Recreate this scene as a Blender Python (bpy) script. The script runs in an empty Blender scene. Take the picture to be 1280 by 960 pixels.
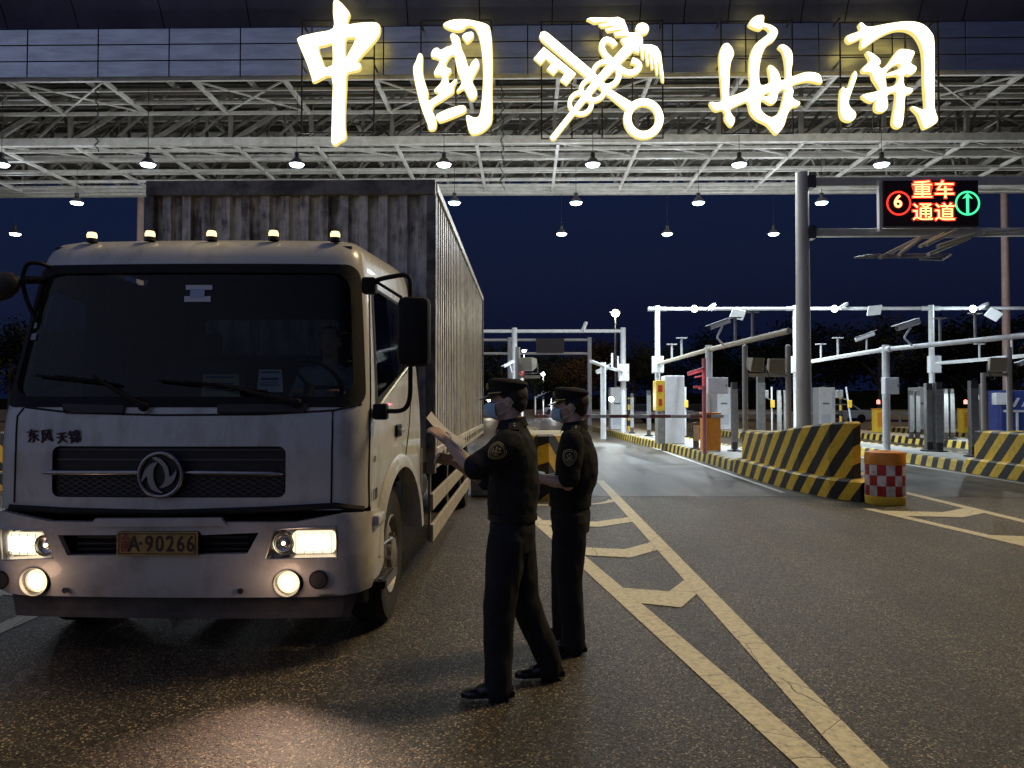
import bpy, bmesh, math, random
from math import sin, cos, pi, radians, sqrt, atan2
from mathutils import Vector, Matrix, noise, Quaternion
from mathutils.geometry import delaunay_2d_cdt
random.seed(7)
S = bpy.context.scene
COL = S.collection
# ---------------------------------------------------------------- camera
F = 961.0                                   # focal length in photo pixels (1280 wide)
PITCH, YAW = math.atan(22/F), math.atan(17/F)
cam_d = bpy.data.cameras.new('camera'); cam = bpy.data.objects.new('camera', cam_d); COL.objects.link(cam)
cam.location = (0, 0, 1.6); cam.rotation_euler = (pi/2+PITCH, 0, YAW)
cam_d.sensor_width = 36; cam_d.lens = F/1280*36; cam_d.clip_end = 3000; cam_d.clip_start = .05
S.camera = cam
S.render.resolution_x, S.render.resolution_y = 1024, 768
CR = cam.rotation_euler.to_matrix()
def P(px, py, Y):
    d = CR @ Vector(((px-640)/F, -(py-480)/F, -1)); d *= Y/d.y
    return Vector((0, 0, 1.6)) + d
# ---------------------------------------------------------------- world: dusk sky
W = bpy.data.worlds.new('World'); S.world = W; W.use_nodes = True
nt = W.node_tree; bgn = nt.nodes['Background']
sky = nt.nodes.new('ShaderNodeTexSky'); sky.sky_type = 'NISHITA'; sky.sun_disc = False
sky.sun_elevation = radians(-2.5); sky.sun_rotation = radians(215)
sky.altitude = 300
tint = nt.nodes.new('ShaderNodeMixRGB'); tint.blend_type = 'MULTIPLY'; tint.inputs[0].default_value = 1
tint.inputs[2].default_value = (.20, .40, 1.0, 1)
add = nt.nodes.new('ShaderNodeMixRGB'); add.blend_type = 'ADD'; add.inputs[0].default_value = 1
# faint night-blue floor of skyglow, a little stronger towards the horizon
tc = nt.nodes.new('ShaderNodeTexCoord'); sp = nt.nodes.new('ShaderNodeSeparateXYZ')
rmp = nt.nodes.new('ShaderNodeValToRGB')
nt.links.new(tc.outputs['Generated'], sp.inputs[0]); nt.links.new(sp.outputs['Z'], rmp.inputs[0])
e = rmp.color_ramp.elements
e[0].position = 0; e[0].color = (.026, .050, .20, 1)
e[1].position = .55; e[1].color = (.024, .046, .21, 1)
nt.links.new(sky.outputs[0], tint.inputs[1]); nt.links.new(tint.outputs[0], add.inputs[1])
nt.links.new(rmp.outputs[0], add.inputs[2])
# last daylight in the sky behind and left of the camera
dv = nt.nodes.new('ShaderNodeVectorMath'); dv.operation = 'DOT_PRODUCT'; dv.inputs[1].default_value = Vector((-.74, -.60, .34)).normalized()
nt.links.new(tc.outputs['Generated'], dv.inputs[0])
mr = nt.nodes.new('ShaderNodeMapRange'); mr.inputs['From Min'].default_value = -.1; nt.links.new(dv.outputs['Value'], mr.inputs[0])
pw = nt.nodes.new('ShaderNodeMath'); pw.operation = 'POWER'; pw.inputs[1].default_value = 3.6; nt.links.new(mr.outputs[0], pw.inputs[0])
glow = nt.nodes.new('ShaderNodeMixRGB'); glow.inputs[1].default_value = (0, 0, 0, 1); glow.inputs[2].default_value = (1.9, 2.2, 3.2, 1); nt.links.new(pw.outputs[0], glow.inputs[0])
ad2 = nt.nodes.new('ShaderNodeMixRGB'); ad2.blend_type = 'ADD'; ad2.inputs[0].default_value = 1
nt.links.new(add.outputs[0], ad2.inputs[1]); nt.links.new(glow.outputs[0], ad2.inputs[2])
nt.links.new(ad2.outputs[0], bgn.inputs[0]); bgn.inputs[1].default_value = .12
# ---------------------------------------------------------------- sun lamp (here the weak warm glow over the yard, from the right)
sl = bpy.data.lights.new('sun', 'SUN'); sl.energy = 2.0; sl.angle = radians(14); sl.color = (1, .74, .38)
so = bpy.data.objects.new('sun', sl); COL.objects.link(so)
so.rotation_euler = Vector((.62, .30, .82)).to_track_quat('Z', 'Y').to_euler()
S.view_settings.view_transform = 'Standard'; S.view_settings.look = 'None'
S.view_settings.exposure = 0.0; S.view_settings.gamma = 1
S.render.engine = 'CYCLES'
S.cycles.max_bounces = 6; S.cycles.diffuse_bounces = 3; S.cycles.transparent_max_bounces = 12
S.cycles.sample_clamp_indirect = 3; S.cycles.sample_clamp_direct = 12
# ================================================================ helpers
ORG = {}
def thing(name, label, cat, loc=(0, 0, 0), group=None):
    o = bpy.data.objects.new(name, None); COL.objects.link(o); o.location = loc
    o.empty_display_size = .1
    o['label'] = label; o['category'] = cat
    if group: o['group'] = group
    ORG[o] = Vector(loc); return o
def part(name, bm, mat, parent=None, world=False, smooth=False, label=None):
    me = bpy.data.meshes.new(name)
    if world and parent is not None:
        bmesh.ops.translate(bm, verts=bm.verts, vec=-ORG[parent])
    bm.to_mesh(me); bm.free()
    if not isinstance(mat, (list, tuple)): mat = [mat]
    for m in mat: me.materials.append(m)
    if smooth:
        for p in me.polygons: p.use_smooth = True
        try: me.set_sharp_from_angle(angle=radians(38))
        except Exception: pass
    o = bpy.data.objects.new(name, me); COL.objects.link(o)
    if parent is not None: o.parent = parent; ORG[o] = ORG[parent]
    else: ORG[o] = Vector((0, 0, 0))
    if label: o['label'] = label
    return o
def solo(name, label, cat, bm, mat, group=None, smooth=False):
    """thing that is one mesh; origin moved to its base"""
    xs = [v.co for v in bm.verts]
    c = Vector((sum(v.x for v in xs)/len(xs), sum(v.y for v in xs)/len(xs), min(v.z for v in xs)))
    bmesh.ops.translate(bm, verts=bm.verts, vec=-c)
    o = part(name, bm, mat, None, smooth=smooth); o.location = c; ORG[o] = c
    o['label'] = label; o['category'] = cat
    if group: o['group'] = group
    return o
def struct(name, bm, mat, kind='structure', parent=None, smooth=False):
    o = part(name, bm, mat, parent, smooth=smooth)
    if parent is None: o['kind'] = kind
    return o
def copy_tree(o, loc=None, label=None, parent=None, rotz=None):
    c = o.copy(); COL.objects.link(c)
    if parent is not None: c.parent = parent; ORG[c] = ORG[parent]
    if loc is not None: c.location = loc; ORG[c] = Vector(loc)
    if rotz is not None: c.rotation_euler.z = rotz
    if label: c['label'] = label
    for ch in list(o.children): copy_tree(ch, parent=c)
    return c
BM = bmesh.new
def box(bm, a, b, bev=0.0, mi=0):
    a, b = Vector(a), Vector(b); c = (a+b)/2; d = b-a
    r = bmesh.ops.create_cube(bm, size=1, matrix=Matrix.Translation(c) @ Matrix.Diagonal((abs(d.x), abs(d.y), abs(d.z), 1)))
    vs = r['verts']
    if bev:
        es = list({e for v in vs for e in v.link_edges})
        rr = bmesh.ops.bevel(bm, geom=es, offset=bev, segments=2, affect='EDGES', profile=.5, clamp_overlap=True)
        fs = rr['faces']
    if mi:
        for f in {f for v in vs if v.is_valid for f in v.link_faces}: f.material_index = mi
    return vs
def frame_of(d, up=Vector((0, 0, 1))):
    d = d.normalized()
    if abs(d.dot(up)) > .98: up = Vector((0, 1, 0))
    x = d.cross(up).normalized(); y = x.cross(d).normalized(); return x, y
def bar(bm, p, q, w, h=None):
    p, q = Vector(p), Vector(q); h = h or w; x, y = frame_of(q-p)
    vs = []
    for c in (p, q):
        for sx, sy in ((-1, -1), (1, -1), (1, 1), (-1, 1)): vs.append(bm.verts.new(c+x*sx*w/2+y*sy*h/2))
    for f in ((3, 2, 1, 0), (4, 5, 6, 7), (0, 1, 5, 4), (1, 2, 6, 5), (2, 3, 7, 6), (3, 0, 4, 7)): bm.faces.new([vs[i] for i in f])
def tube(bm, pts, r, n=12, cap=True):
    pts = [Vector(p) for p in pts]; rs = r if isinstance(r, (list, tuple)) else [r]*len(pts)
    rings = []; xprev = None
    for i, p in enumerate(pts):
        d = (pts[min(i+1, len(pts)-1)]-pts[max(i-1, 0)]).normalized()
        if xprev is None: x, y = frame_of(d)
        else:
            x = (xprev-d*xprev.dot(d)).normalized(); y = d.cross(x)
        xprev = x
        y = x.cross(d)
        rings.append([bm.verts.new(p+(x*cos(2*pi*k/n)+y*sin(2*pi*k/n))*rs[i]) for k in range(n)])
    for a, b in zip(rings, rings[1:]):
        for k in range(n): bm.faces.new((a[k], a[(k+1) % n], b[(k+1) % n], b[k]))
    if cap:
        bm.faces.new(rings[0][::-1]); bm.faces.new(rings[-1])
def bend(pts, r=.08, n=5):
    """round the corners of a polyline"""
    pts = [Vector(p) for p in pts]; out = [pts[0]]
    for i in range(1, len(pts)-1):
        a, b, c = pts[i-1], pts[i], pts[i+1]
        d1 = min(r, (a-b).length*.45); d2 = min(r, (c-b).length*.45)
        p0 = b+(a-b).normalized()*d1; p2 = b+(c-b).normalized()*d2
        for k in range(n+1):
            t = k/n; out.append(p0*(1-t)**2+b*2*t*(1-t)+p2*t*t)
    out.append(pts[-1]); return out
def lathe(bm, prof, origin, axis='z', n=32, mi=0):
    """prof: list (r, h) ; closed caps when r==0"""
    o = Vector(origin); rings = []
    def pt(r, h, a):
        if axis == 'z': return o+Vector((r*cos(a), r*sin(a), h))
        if axis == 'x': return o+Vector((h, r*cos(a), r*sin(a)))
        return o+Vector((r*cos(a), h, r*sin(a)))
    for r, h in prof:
        rings.append([bm.verts.new(pt(0, h, 0))] if r == 0 else [bm.verts.new(pt(r, h, 2*pi*k/n)) for k in range(n)])
    for a, b in zip(rings, rings[1:]):
        for k in range(n):
            k2 = (k+1) % n
            if len(a) == 1 and len(b) == 1: continue
            if len(a) == 1: f = bm.faces.new((a[0], b[k], b[k2]))
            elif len(b) == 1: f = bm.faces.new((a[k], b[0], a[k2]))
            else: f = bm.faces.new((a[k], b[k], b[k2], a[k2]))
            f.material_index = mi
def ball(bm, c, r, seg=16, rot=None):
    r = Vector(r) if isinstance(r, (tuple, list, Vector)) else Vector((r, r, r))
    M = Matrix.Translation(Vector(c)) @ (rot.to_4x4() if rot is not None else Matrix.Identity(4)) @ Matrix.Diagonal((*r, 1))
    bmesh.ops.create_uvsphere(bm, u_segments=seg, v_segments=max(8, seg*2//3), radius=1, matrix=M)
def inside(p, poly):
    x, y = p[0], p[1]; c = False; n = len(poly)
    for i in range(n):
        x1, y1 = poly[i][0], poly[i][1]; x2, y2 = poly[i-1][0], poly[i-1][1]
        if (y1 > y) != (y2 > y) and x < (x2-x1)*(y-y1)/(y2-y1)+x1: c = not c
    return c
def smooth_loop(pts, k=4):
    n = len(pts); out = []
    for i in range(n):
        p0, p1, p2, p3 = [Vector(pts[(i+j-1) % n]) for j in range(4)]
        for s in range(k):
            t = s/k
            out.append(.5*((2*p1)+(-p0+p2)*t+(2*p0-5*p1+4*p2-p3)*t*t+(-p0+3*p1-3*p2+p3)*t**3))
    return out
def fill(loops, extra=()):
    """triangulate outer loop(s) minus holes (even-odd); returns verts2d, tris"""
    vs, es = [], []
    for L in loops:
        b = len(vs); n = len(L)
        vs += [Vector((p[0], p[1])) for p in L]; es += [(b+i, b+(i+1) % n) for i in range(n)]
    vs += [Vector(p) for p in extra]
    r = delaunay_2d_cdt(vs, es, [], 0, 1e-6)
    V, T = r[0], r[2]; out = []
    for t in T:
        c = sum((V[i] for i in t), Vector((0, 0)))/3
        if sum(inside(c, L) for L in loops) % 2: out.append(t)
    return V, out
def patch(bm, loops, fmap, step=None, thick=0.0, mi=0):
    """map a 2-D region on to a surface; optional thickness along fmap's third arg"""
    ex = []
    if step:
        xs = [p[0] for p in loops[0]]; ys = [p[1] for p in loops[0]]
        sx, sy = step if isinstance(step, tuple) else (step, step)
        x = min(xs)+sx*.5
        while x < max(xs):
            y = min(ys)+sy*.5
            while y < max(ys):
                if sum(inside((x, y), L) for L in loops) % 2: ex.append((x, y))
                y += sy
            x += sx
    V, T = fill(loops, ex)
    vv = [bm.verts.new(fmap(p.x, p.y, 0)) for p in V]
    for t in T:
        try: f = bm.faces.new([vv[i] for i in t]); f.material_index = mi
        except ValueError: pass
    if thick:
        for L in loops:
            n = len(L); a = [bm.verts.new(fmap(p[0], p[1], 0)) for p in L]; b = [bm.verts.new(fmap(p[0], p[1], -thick)) for p in L]
            for i in range(n):
                f = bm.faces.new((a[i], a[(i+1) % n], b[(i+1) % n], b[i])); f.material_index = mi
def rrect(x0, y0, x1, y1, r, n=6):
    out = []
    rr = r if isinstance(r, (tuple, list)) else (r,)*4
    for (cx, cy, a0, q) in ((x1-rr[0], y1-rr[0], 0, rr[0]), (x0+rr[1], y1-rr[1], pi/2, rr[1]), (x0+rr[2], y0+rr[2], pi, rr[2]), (x1-rr[3], y0+rr[3], 3*pi/2, rr[3])):
        for k in range(n+1):
            a = a0+pi/2*k/n; out.append((cx+q*cos(a), cy+q*sin(a)))
    return out
def dense(L, d):
    out = []; n = len(L)
    for i in range(n):
        a, b = Vector(L[i]), Vector(L[(i+1) % n]); k = max(1, int((b-a).length/d))
        out += [a.lerp(b, j/k) for j in range(k)]
    return out
# ================================================================ materials
MATS = {}
def mat(name, col, rough=.5, metal=0, bump=0, bscale=20, var=0, vscale=4, emit=None, estr=0, coat=0, spec=None, stretch=(1, 1, 1), col2=None):
    if name in MATS: return MATS[name]
    m = bpy.data.materials.new(name); m.use_nodes = True; n = m.node_tree; b = n.nodes['Principled BSDF']
    b.inputs['Base Color'].default_value = (*col, 1); b.inputs['Roughness'].default_value = rough; b.inputs['Metallic'].default_value = metal
    if coat: b.inputs['Coat Weight'].default_value = coat; b.inputs['Coat Roughness'].default_value = .08
    if spec is not None: b.inputs['Specular IOR Level'].default_value = spec
    if emit: b.inputs['Emission Color'].default_value = (*emit, 1); b.inputs['Emission Strength'].default_value = estr
    t = n.nodes.new('ShaderNodeTexCoord'); mp = n.nodes.new('ShaderNodeMapping'); mp.inputs['Scale'].default_value = stretch
    n.links.new(t.outputs['Object'], mp.inputs[0])
    if var:
        ns = n.nodes.new('ShaderNodeTexNoise'); ns.inputs['Scale'].default_value = vscale; ns.inputs['Detail'].default_value = 8; ns.inputs['Roughness'].default_value = .65
        n.links.new(mp.outputs[0], ns.inputs[0])
        r = n.nodes.new('ShaderNodeValToRGB'); n.links.new(ns.outputs[0], r.inputs[0])
        c2 = col2 or tuple(c*(1-var) for c in col)
        r.color_ramp.elements[0].position = .38; r.color_ramp.elements[0].color = (*c2, 1)
        r.color_ramp.elements[1].position = .62; r.color_ramp.elements[1].color = (*col, 1)
        n.links.new(r.outputs[0], b.inputs['Base Color'])
        mr = n.nodes.new('ShaderNodeMapRange'); mr.inputs['To Min'].default_value = min(1, rough+.15); mr.inputs['To Max'].default_value = max(.02, rough-.08)
        n.links.new(ns.outputs[0], mr.inputs[0]); n.links.new(mr.outputs[0], b.inputs['Roughness'])
    if bump:
        nb = n.nodes.new('ShaderNodeTexNoise'); nb.inputs['Scale'].default_value = bscale; nb.inputs['Detail'].default_value = 5
        n.links.new(mp.outputs[0], nb.inputs[0]); bp = n.nodes.new('ShaderNodeBump'); bp.inputs['Strength'].default_value = bump; bp.inputs['Distance'].default_value = .02
        n.links.new(nb.outputs[0], bp.inputs['Height']); n.links.new(bp.outputs[0], b.inputs['Normal'])
    MATS[name] = m; return m
def emis(name, col, s):
    if name in MATS: return MATS[name]
    m = bpy.data.materials.new(name); m.use_nodes = True; n = m.node_tree; n.nodes.clear()
    e = n.nodes.new('ShaderNodeEmission'); o = n.nodes.new('ShaderNodeOutputMaterial'); e.inputs[0].default_value = (*col, 1); e.inputs[1].default_value = s
    n.links.new(e.outputs[0], o.inputs[0]); MATS[name] = m; return m
def glass(name, tint=(.5, .55, .55), refl=.06):
    m = bpy.data.materials.new(name); m.use_nodes = True; n = m.node_tree; n.nodes.clear()
    o = n.nodes.new('ShaderNodeOutputMaterial'); mx = n.nodes.new('ShaderNodeMixShader'); t = n.nodes.new('ShaderNodeBsdfTransparent'); g = n.nodes.new('ShaderNodeBsdfGlossy')
    t.inputs[0].default_value = (*tint, 1); g.inputs['Roughness'].default_value = .03
    lw = n.nodes.new('ShaderNodeFresnel'); lw.inputs[0].default_value = 1.45
    mm = n.nodes.new('ShaderNodeMath'); mm.operation = 'MULTIPLY_ADD'; mm.inputs[1].default_value = .55; mm.inputs[2].default_value = refl-.05
    n.links.new(lw.outputs[0], mm.inputs[0]); n.links.new(mm.outputs[0], mx.inputs[0]); n.links.new(t.outputs[0], mx.inputs[1]); n.links.new(g.outputs[0], mx.inputs[2]); n.links.new(mx.outputs[0], o.inputs[0])
    return m
def stripes(name, period, kx, ky, kz, c1=(.62, .40, .03), c2=(.015, .015, .017), wear=.5):
    """painted slanting bands, chipped and dirty"""
    m = bpy.data.materials.new(name); m.use_nodes = True; n = m.node_tree; b = n.nodes['Principled BSDF']; b.inputs['Roughness'].default_value = .5
    t = n.nodes.new('ShaderNodeTexCoord'); g = n.nodes.new('ShaderNodeNewGeometry')
    dp = n.nodes.new('ShaderNodeVectorMath'); dp.operation = 'DOT_PRODUCT'; dp.inputs[1].default_value = (kx/period, ky/period, kz/period)
    nz = n.nodes.new('ShaderNodeTexNoise'); nz.inputs['Scale'].default_value = 2.5; nz.inputs['Detail'].default_value = 3
    n.links.new(t.outputs['Object'], dp.inputs[0]); n.links.new(t.outputs['Object'], nz.inputs[0])
    a = n.nodes.new('ShaderNodeMath'); a.operation = 'MULTIPLY_ADD'; a.inputs[1].default_value = .10; n.links.new(nz.outputs[0], a.inputs[0]); n.links.new(dp.outputs['Value'], a.inputs[2])
    fr = n.nodes.new('ShaderNodeMath'); fr.operation = 'FRACT'; n.links.new(a.outputs[0], fr.inputs[0])
    gt = n.nodes.new('ShaderNodeMath'); gt.operation = 'GREATER_THAN'; gt.inputs[1].default_value = .5; n.links.new(fr.outputs[0], gt.inputs[0])
    mx = n.nodes.new('ShaderNodeMixRGB'); mx.inputs[1].default_value = (*c1, 1); mx.inputs[2].default_value = (*c2, 1); n.links.new(gt.outputs[0], mx.inputs[0])
    d = n.nodes.new('ShaderNodeTexNoise'); d.inputs['Scale'].default_value = 9; d.inputs['Detail'].default_value = 9; d.inputs['Roughness'].default_value = .75; n.links.new(t.outputs['Object'], d.inputs[0])
    r = n.nodes.new('ShaderNodeValToRGB'); r.color_ramp.elements[0].position = .3; r.color_ramp.elements[0].color = (.45, .42, .36, 1); r.color_ramp.elements[1].position = .55; r.color_ramp.elements[1].color = (1, 1, 1, 1)
    n.links.new(d.outputs[0], r.inputs[0]); mm = n.nodes.new('ShaderNodeMixRGB'); mm.blend_type = 'MULTIPLY'; mm.inputs[0].default_value = wear*1.6
    n.links.new(mx.outputs[0], mm.inputs[1]); n.links.new(r.outputs[0], mm.inputs[2])
    d2 = n.nodes.new('ShaderNodeTexNoise'); d2.inputs['Scale'].default_value = 14; d2.inputs['Detail'].default_value = 10; d2.inputs['Roughness'].default_value = .8; n.links.new(t.outputs['Object'], d2.inputs[0])
    chip = n.nodes.new('ShaderNodeMath'); chip.operation = 'GREATER_THAN'; chip.inputs[1].default_value = .66; n.links.new(d2.outputs[0], chip.inputs[0])
    m3 = n.nodes.new('ShaderNodeMixRGB'); m3.inputs[2].default_value = (.22, .21, .19, 1); n.links.new(chip.outputs[0], m3.inputs[0]); n.links.new(mm.outputs[0], m3.inputs[1])
    n.links.new(m3.outputs[0], b.inputs['Base Color'])
    bp = n.nodes.new('ShaderNodeBump'); bp.inputs['Strength'].default_value = .35; bp.inputs['Distance'].default_value = .02; n.links.new(d.outputs[0], bp.inputs['Height']); n.links.new(bp.outputs[0], b.inputs['Normal'])
    return m
def asphalt_mat():
    m = bpy.data.materials.new('asphalt'); m.use_nodes = True; n = m.node_tree; b = n.nodes['Principled BSDF']
    t = n.nodes.new('ShaderNodeTexCoord')
    v = n.nodes.new('ShaderNodeTexVoronoi'); v.inputs['Scale'].default_value = 115; v.inputs['Randomness'].default_value = 1
    v2 = n.nodes.new('ShaderNodeTexVoronoi'); v2.inputs['Scale'].default_value = 60
    big = n.nodes.new('ShaderNodeTexNoise'); big.inputs['Scale'].default_value = .9; big.inputs['Detail'].default_value = 8; big.inputs['Roughness'].default_value = .6
    fn = n.nodes.new('ShaderNodeTexNoise'); fn.inputs['Scale'].default_value = 60; fn.inputs['Detail'].default_value = 6; fn.inputs['Roughness'].default_value = .8
    for q in (v, v2, big, fn): n.links.new(t.outputs['Object'], q.inputs[0])
    sx = n.nodes.new('ShaderNodeSeparateColor'); n.links.new(v.outputs['Color'], sx.inputs[0])
    r = n.nodes.new('ShaderNodeValToRGB'); n.links.new(sx.outputs[0], r.inputs[0])
    E = r.color_ramp.elements; E[0].position = 0; E[0].color = (.006, .005, .004, 1); E[1].position = 1; E[1].color = (.60, .50, .36, 1)
    q = E.new(.5); q.color = (.017, .0145, .011, 1); q = E.new(.78); q.color = (.050, .041, .029, 1); q = E.new(.90); q.color = (.17, .135, .09, 1)
    mx = n.nodes.new('ShaderNodeMixRGB'); mx.blend_type = 'MULTIPLY'; mx.inputs[0].default_value = .8
    r2 = n.nodes.new('ShaderNodeValToRGB'); r2.color_ramp.elements[0].position = .40; r2.color_ramp.elements[0].color = (.34, .34, .34, 1); r2.color_ramp.elements[1].position = .60; r2.color_ramp.elements[1].color = (1.15, 1.1, 1.0, 1)
    trk = n.nodes.new('ShaderNodeTexNoise'); trk.inputs['Scale'].default_value = 1.0; trk.inputs['Detail'].default_value = 4; tm = n.nodes.new('ShaderNodeMapping'); tm.inputs['Scale'].default_value = (1.9, .09, 1); n.links.new(t.outputs['Object'], tm.inputs[0]); n.links.new(tm.outputs[0], trk.inputs[0])
    bt = n.nodes.new('ShaderNodeMath'); bt.operation = 'MULTIPLY_ADD'; bt.inputs[1].default_value = .55; tq = n.nodes.new('ShaderNodeMath'); tq.operation = 'MULTIPLY'; tq.inputs[1].default_value = .45; n.links.new(big.outputs[0], tq.inputs[0]); n.links.new(trk.outputs[0], bt.inputs[0]); n.links.new(tq.outputs[0], bt.inputs[2])
    n.links.new(bt.outputs[0], r2.inputs[0]); n.links.new(r.outputs[0], mx.inputs[1]); n.links.new(r2.outputs[0], mx.inputs[2]); n.links.new(mx.outputs[0], b.inputs['Base Color'])
    rr = n.nodes.new('ShaderNodeMapRange'); rr.inputs['To Min'].default_value = .25; rr.inputs['To Max'].default_value = .75; n.links.new(sx.outputs[1], rr.inputs[0]); n.links.new(rr.outputs[0], b.inputs['Roughness'])
    ad = n.nodes.new('ShaderNodeMath'); ad.operation = 'MULTIPLY_ADD'; ad.inputs[1].default_value = .5; n.links.new(v2.outputs['Distance'], ad.inputs[0]); n.links.new(v.outputs['Distance'], ad.inputs[2])
    a2 = n.nodes.new('ShaderNodeMath'); a2.operation = 'ADD'; n.links.new(ad.outputs[0], a2.inputs[0]); n.links.new(fn.outputs[0], a2.inputs[1])
    bp = n.nodes.new('ShaderNodeBump'); bp.inputs['Strength'].default_value = .9; bp.inputs['Distance'].default_value = .007; bp.invert = True; n.links.new(a2.outputs[0], bp.inputs['Height']); n.links.new(bp.outputs[0], b.inputs['Normal'])
    return m
def concrete_mat():
    m = bpy.data.materials.new('lane_concrete'); m.use_nodes = True; n = m.node_tree; b = n.nodes['Principled BSDF']
    t = n.nodes.new('ShaderNodeTexCoord'); mp = n.nodes.new('ShaderNodeMapping'); mp.inputs['Scale'].default_value = (1.6, .12, 1); n.links.new(t.outputs['Object'], mp.inputs[0])
    a = n.nodes.new('ShaderNodeTexNoise'); a.inputs['Scale'].default_value = 1.3; a.inputs['Detail'].default_value = 9; a.inputs['Roughness'].default_value = .65; n.links.new(mp.outputs[0], a.inputs[0])
    c = n.nodes.new('ShaderNodeTexNoise'); c.inputs['Scale'].default_value = 7; c.inputs['Detail'].default_value = 10; c.inputs['Roughness'].default_value = .7; n.links.new(t.outputs['Object'], c.inputs[0])
    mix = n.nodes.new('ShaderNodeMath'); mix.operation = 'MULTIPLY_ADD'; mix.inputs[1].default_value = .4; n.links.new(c.outputs[0], mix.inputs[0]); n.links.new(a.outputs[0], mix.inputs[2])
    r = n.nodes.new('ShaderNodeValToRGB'); E = r.color_ramp.elements; E[0].position = .52; E[0].color = (.011, .009, .0065, 1); E[1].position = .90; E[1].color = (.10, .082, .058, 1)
    n.links.new(mix.outputs[0], r.inputs[0]); n.links.new(r.outputs[0], b.inputs['Base Color'])
    rr = n.nodes.new('ShaderNodeMapRange'); rr.inputs['From Min'].default_value = .4; rr.inputs['From Max'].default_value = .9; rr.inputs['To Min'].default_value = .28; rr.inputs['To Max'].default_value = .6; n.links.new(mix.outputs[0], rr.inputs[0]); n.links.new(rr.outputs[0], b.inputs['Roughness'])
    bp = n.nodes.new('ShaderNodeBump'); bp.inputs['Strength'].default_value = .3; bp.inputs['Distance'].default_value = .01; n.links.new(c.outputs[0], bp.inputs['Height']); n.links.new(bp.outputs[0], b.inputs['Normal'])
    return m
def paint_mat(name, col):
    """road paint, cracked and worn down to the asphalt"""
    m = bpy.data.materials.new(name); m.use_nodes = True; n = m.node_tree; b = n.nodes['Principled BSDF']; b.inputs['Roughness'].default_value = .6
    t = n.nodes.new('ShaderNodeTexCoord')
    a = n.nodes.new('ShaderNodeTexNoise'); a.inputs['Scale'].default_value = 22; a.inputs['Detail'].default_value = 10; a.inputs['Roughness'].default_value = .75
    w = n.nodes.new('ShaderNodeTexNoise'); w.inputs['Scale'].default_value = 2.2; w.inputs['Detail'].default_value = 5
    mpv = n.nodes.new('ShaderNodeMixRGB'); mpv.inputs[0].default_value = .12
    n.links.new(t.outputs['Object'], w.inputs[0]); n.links.new(t.outputs['Object'], mpv.inputs[1]); n.links.new(w.outputs['Color'], mpv.inputs[2])
    v = n.nodes.new('ShaderNodeTexVoronoi'); v.feature = 'DISTANCE_TO_EDGE'; v.inputs['Scale'].default_value = 1.5; n.links.new(mpv.outputs[0], v.inputs[0])
    n.links.new(t.outputs['Object'], a.inputs[0])
    r = n.nodes.new('ShaderNodeValToRGB'); E = r.color_ramp.elements; E[0].position = .30; E[0].color = (.05, .045, .035, 1); E[1].position = .56; E[1].color = (*col, 1)
    q = E.new(.42); q.color = (*[c*.72 for c in col], 1)
    n.links.new(a.outputs[0], r.inputs[0])
    lt = n.nodes.new('ShaderNodeMath'); lt.operation = 'LESS_THAN'; lt.inputs[1].default_value = .0035; n.links.new(v.outputs['Distance'], lt.inputs[0])
    mx = n.nodes.new('ShaderNodeMixRGB'); mx.inputs[2].default_value = (.08, .065, .04, 1); n.links.new(lt.outputs[0], mx.inputs[0]); n.links.new(r.outputs[0], mx.inputs[1]); n.links.new(mx.outputs[0], b.inputs['Base Color'])
    vv = n.nodes.new('ShaderNodeTexVoronoi'); vv.inputs['Scale'].default_value = 95; n.links.new(t.outputs['Object'], vv.inputs[0])
    bp = n.nodes.new('ShaderNodeBump'); bp.invert = True; bp.inputs['Strength'].default_value = .5; bp.inputs['Distance'].default_value = .004; n.links.new(vv.outputs['Distance'], bp.inputs['Height']); n.links.new(bp.outputs[0], b.inputs['Normal'])
    return m
M_asph, M_conc, M_paint = asphalt_mat(), concrete_mat(), paint_mat('road_paint', (.66, .60, .40))
M_paintw = paint_mat('road_paint_white', (.6, .6, .55))
M_islandtop = mat('island_concrete', (.36, .35, .32), .7, bump=.3, bscale=40, var=.35, vscale=5)
M_curb = stripes('curb_paint', .52, 1, -1, -.35, c1=(.66, .48, .09), wear=.6)
M_nose = stripes('nose_paint', .62, 1, -1, -1.0, c1=(.76, .49, .03), wear=.45)
M_steelW = mat('white_steel', (.68, .70, .72), .38, 0, bump=.05, bscale=30, var=.18, vscale=6)
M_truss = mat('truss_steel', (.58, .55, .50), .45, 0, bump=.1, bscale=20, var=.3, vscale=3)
M_trussd = mat('truss_shaded', (.17, .155, .135), .5, 0, bump=.1, bscale=20, var=.3, vscale=3)  # same steel, darkened to put the shade of the web members into the colour
M_fascia = mat('fascia_panel', (.60, .61, .64), .32, .85, bump=.02, bscale=6, var=.22, vscale=1.2, stretch=(1, 1, 5))
M_soffit = mat('soffit_panel', (.16, .18, .34), .4, .75, bump=.03, bscale=3, var=.3, vscale=.8)
M_dark = mat('black_plastic', (.012, .012, .013), .45, bump=.1, bscale=60)
M_joint = mat('joint_black', (.008, .008, .009), .8)
M_deck = mat('roof_deck', (.075, .068, .055), .6, var=.3, vscale=2)
M_grey = mat('galvanised', (.36, .36, .35), .42, .5, bump=.05, bscale=40, var=.3, vscale=7)
M_dgrey = mat('dark_post', (.10, .098, .095), .35, .4, var=.4, vscale=6)
M_cream = mat('cream_casing', (.55, .50, .38), .45, var=.2, vscale=8)
M_white = mat('kiosk_white', (.78, .80, .83), .35, var=.12, vscale=4)
M_orange = mat('orange_paint', (.75, .27, .02), .45, var=.2, vscale=7, bump=.05)
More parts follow.
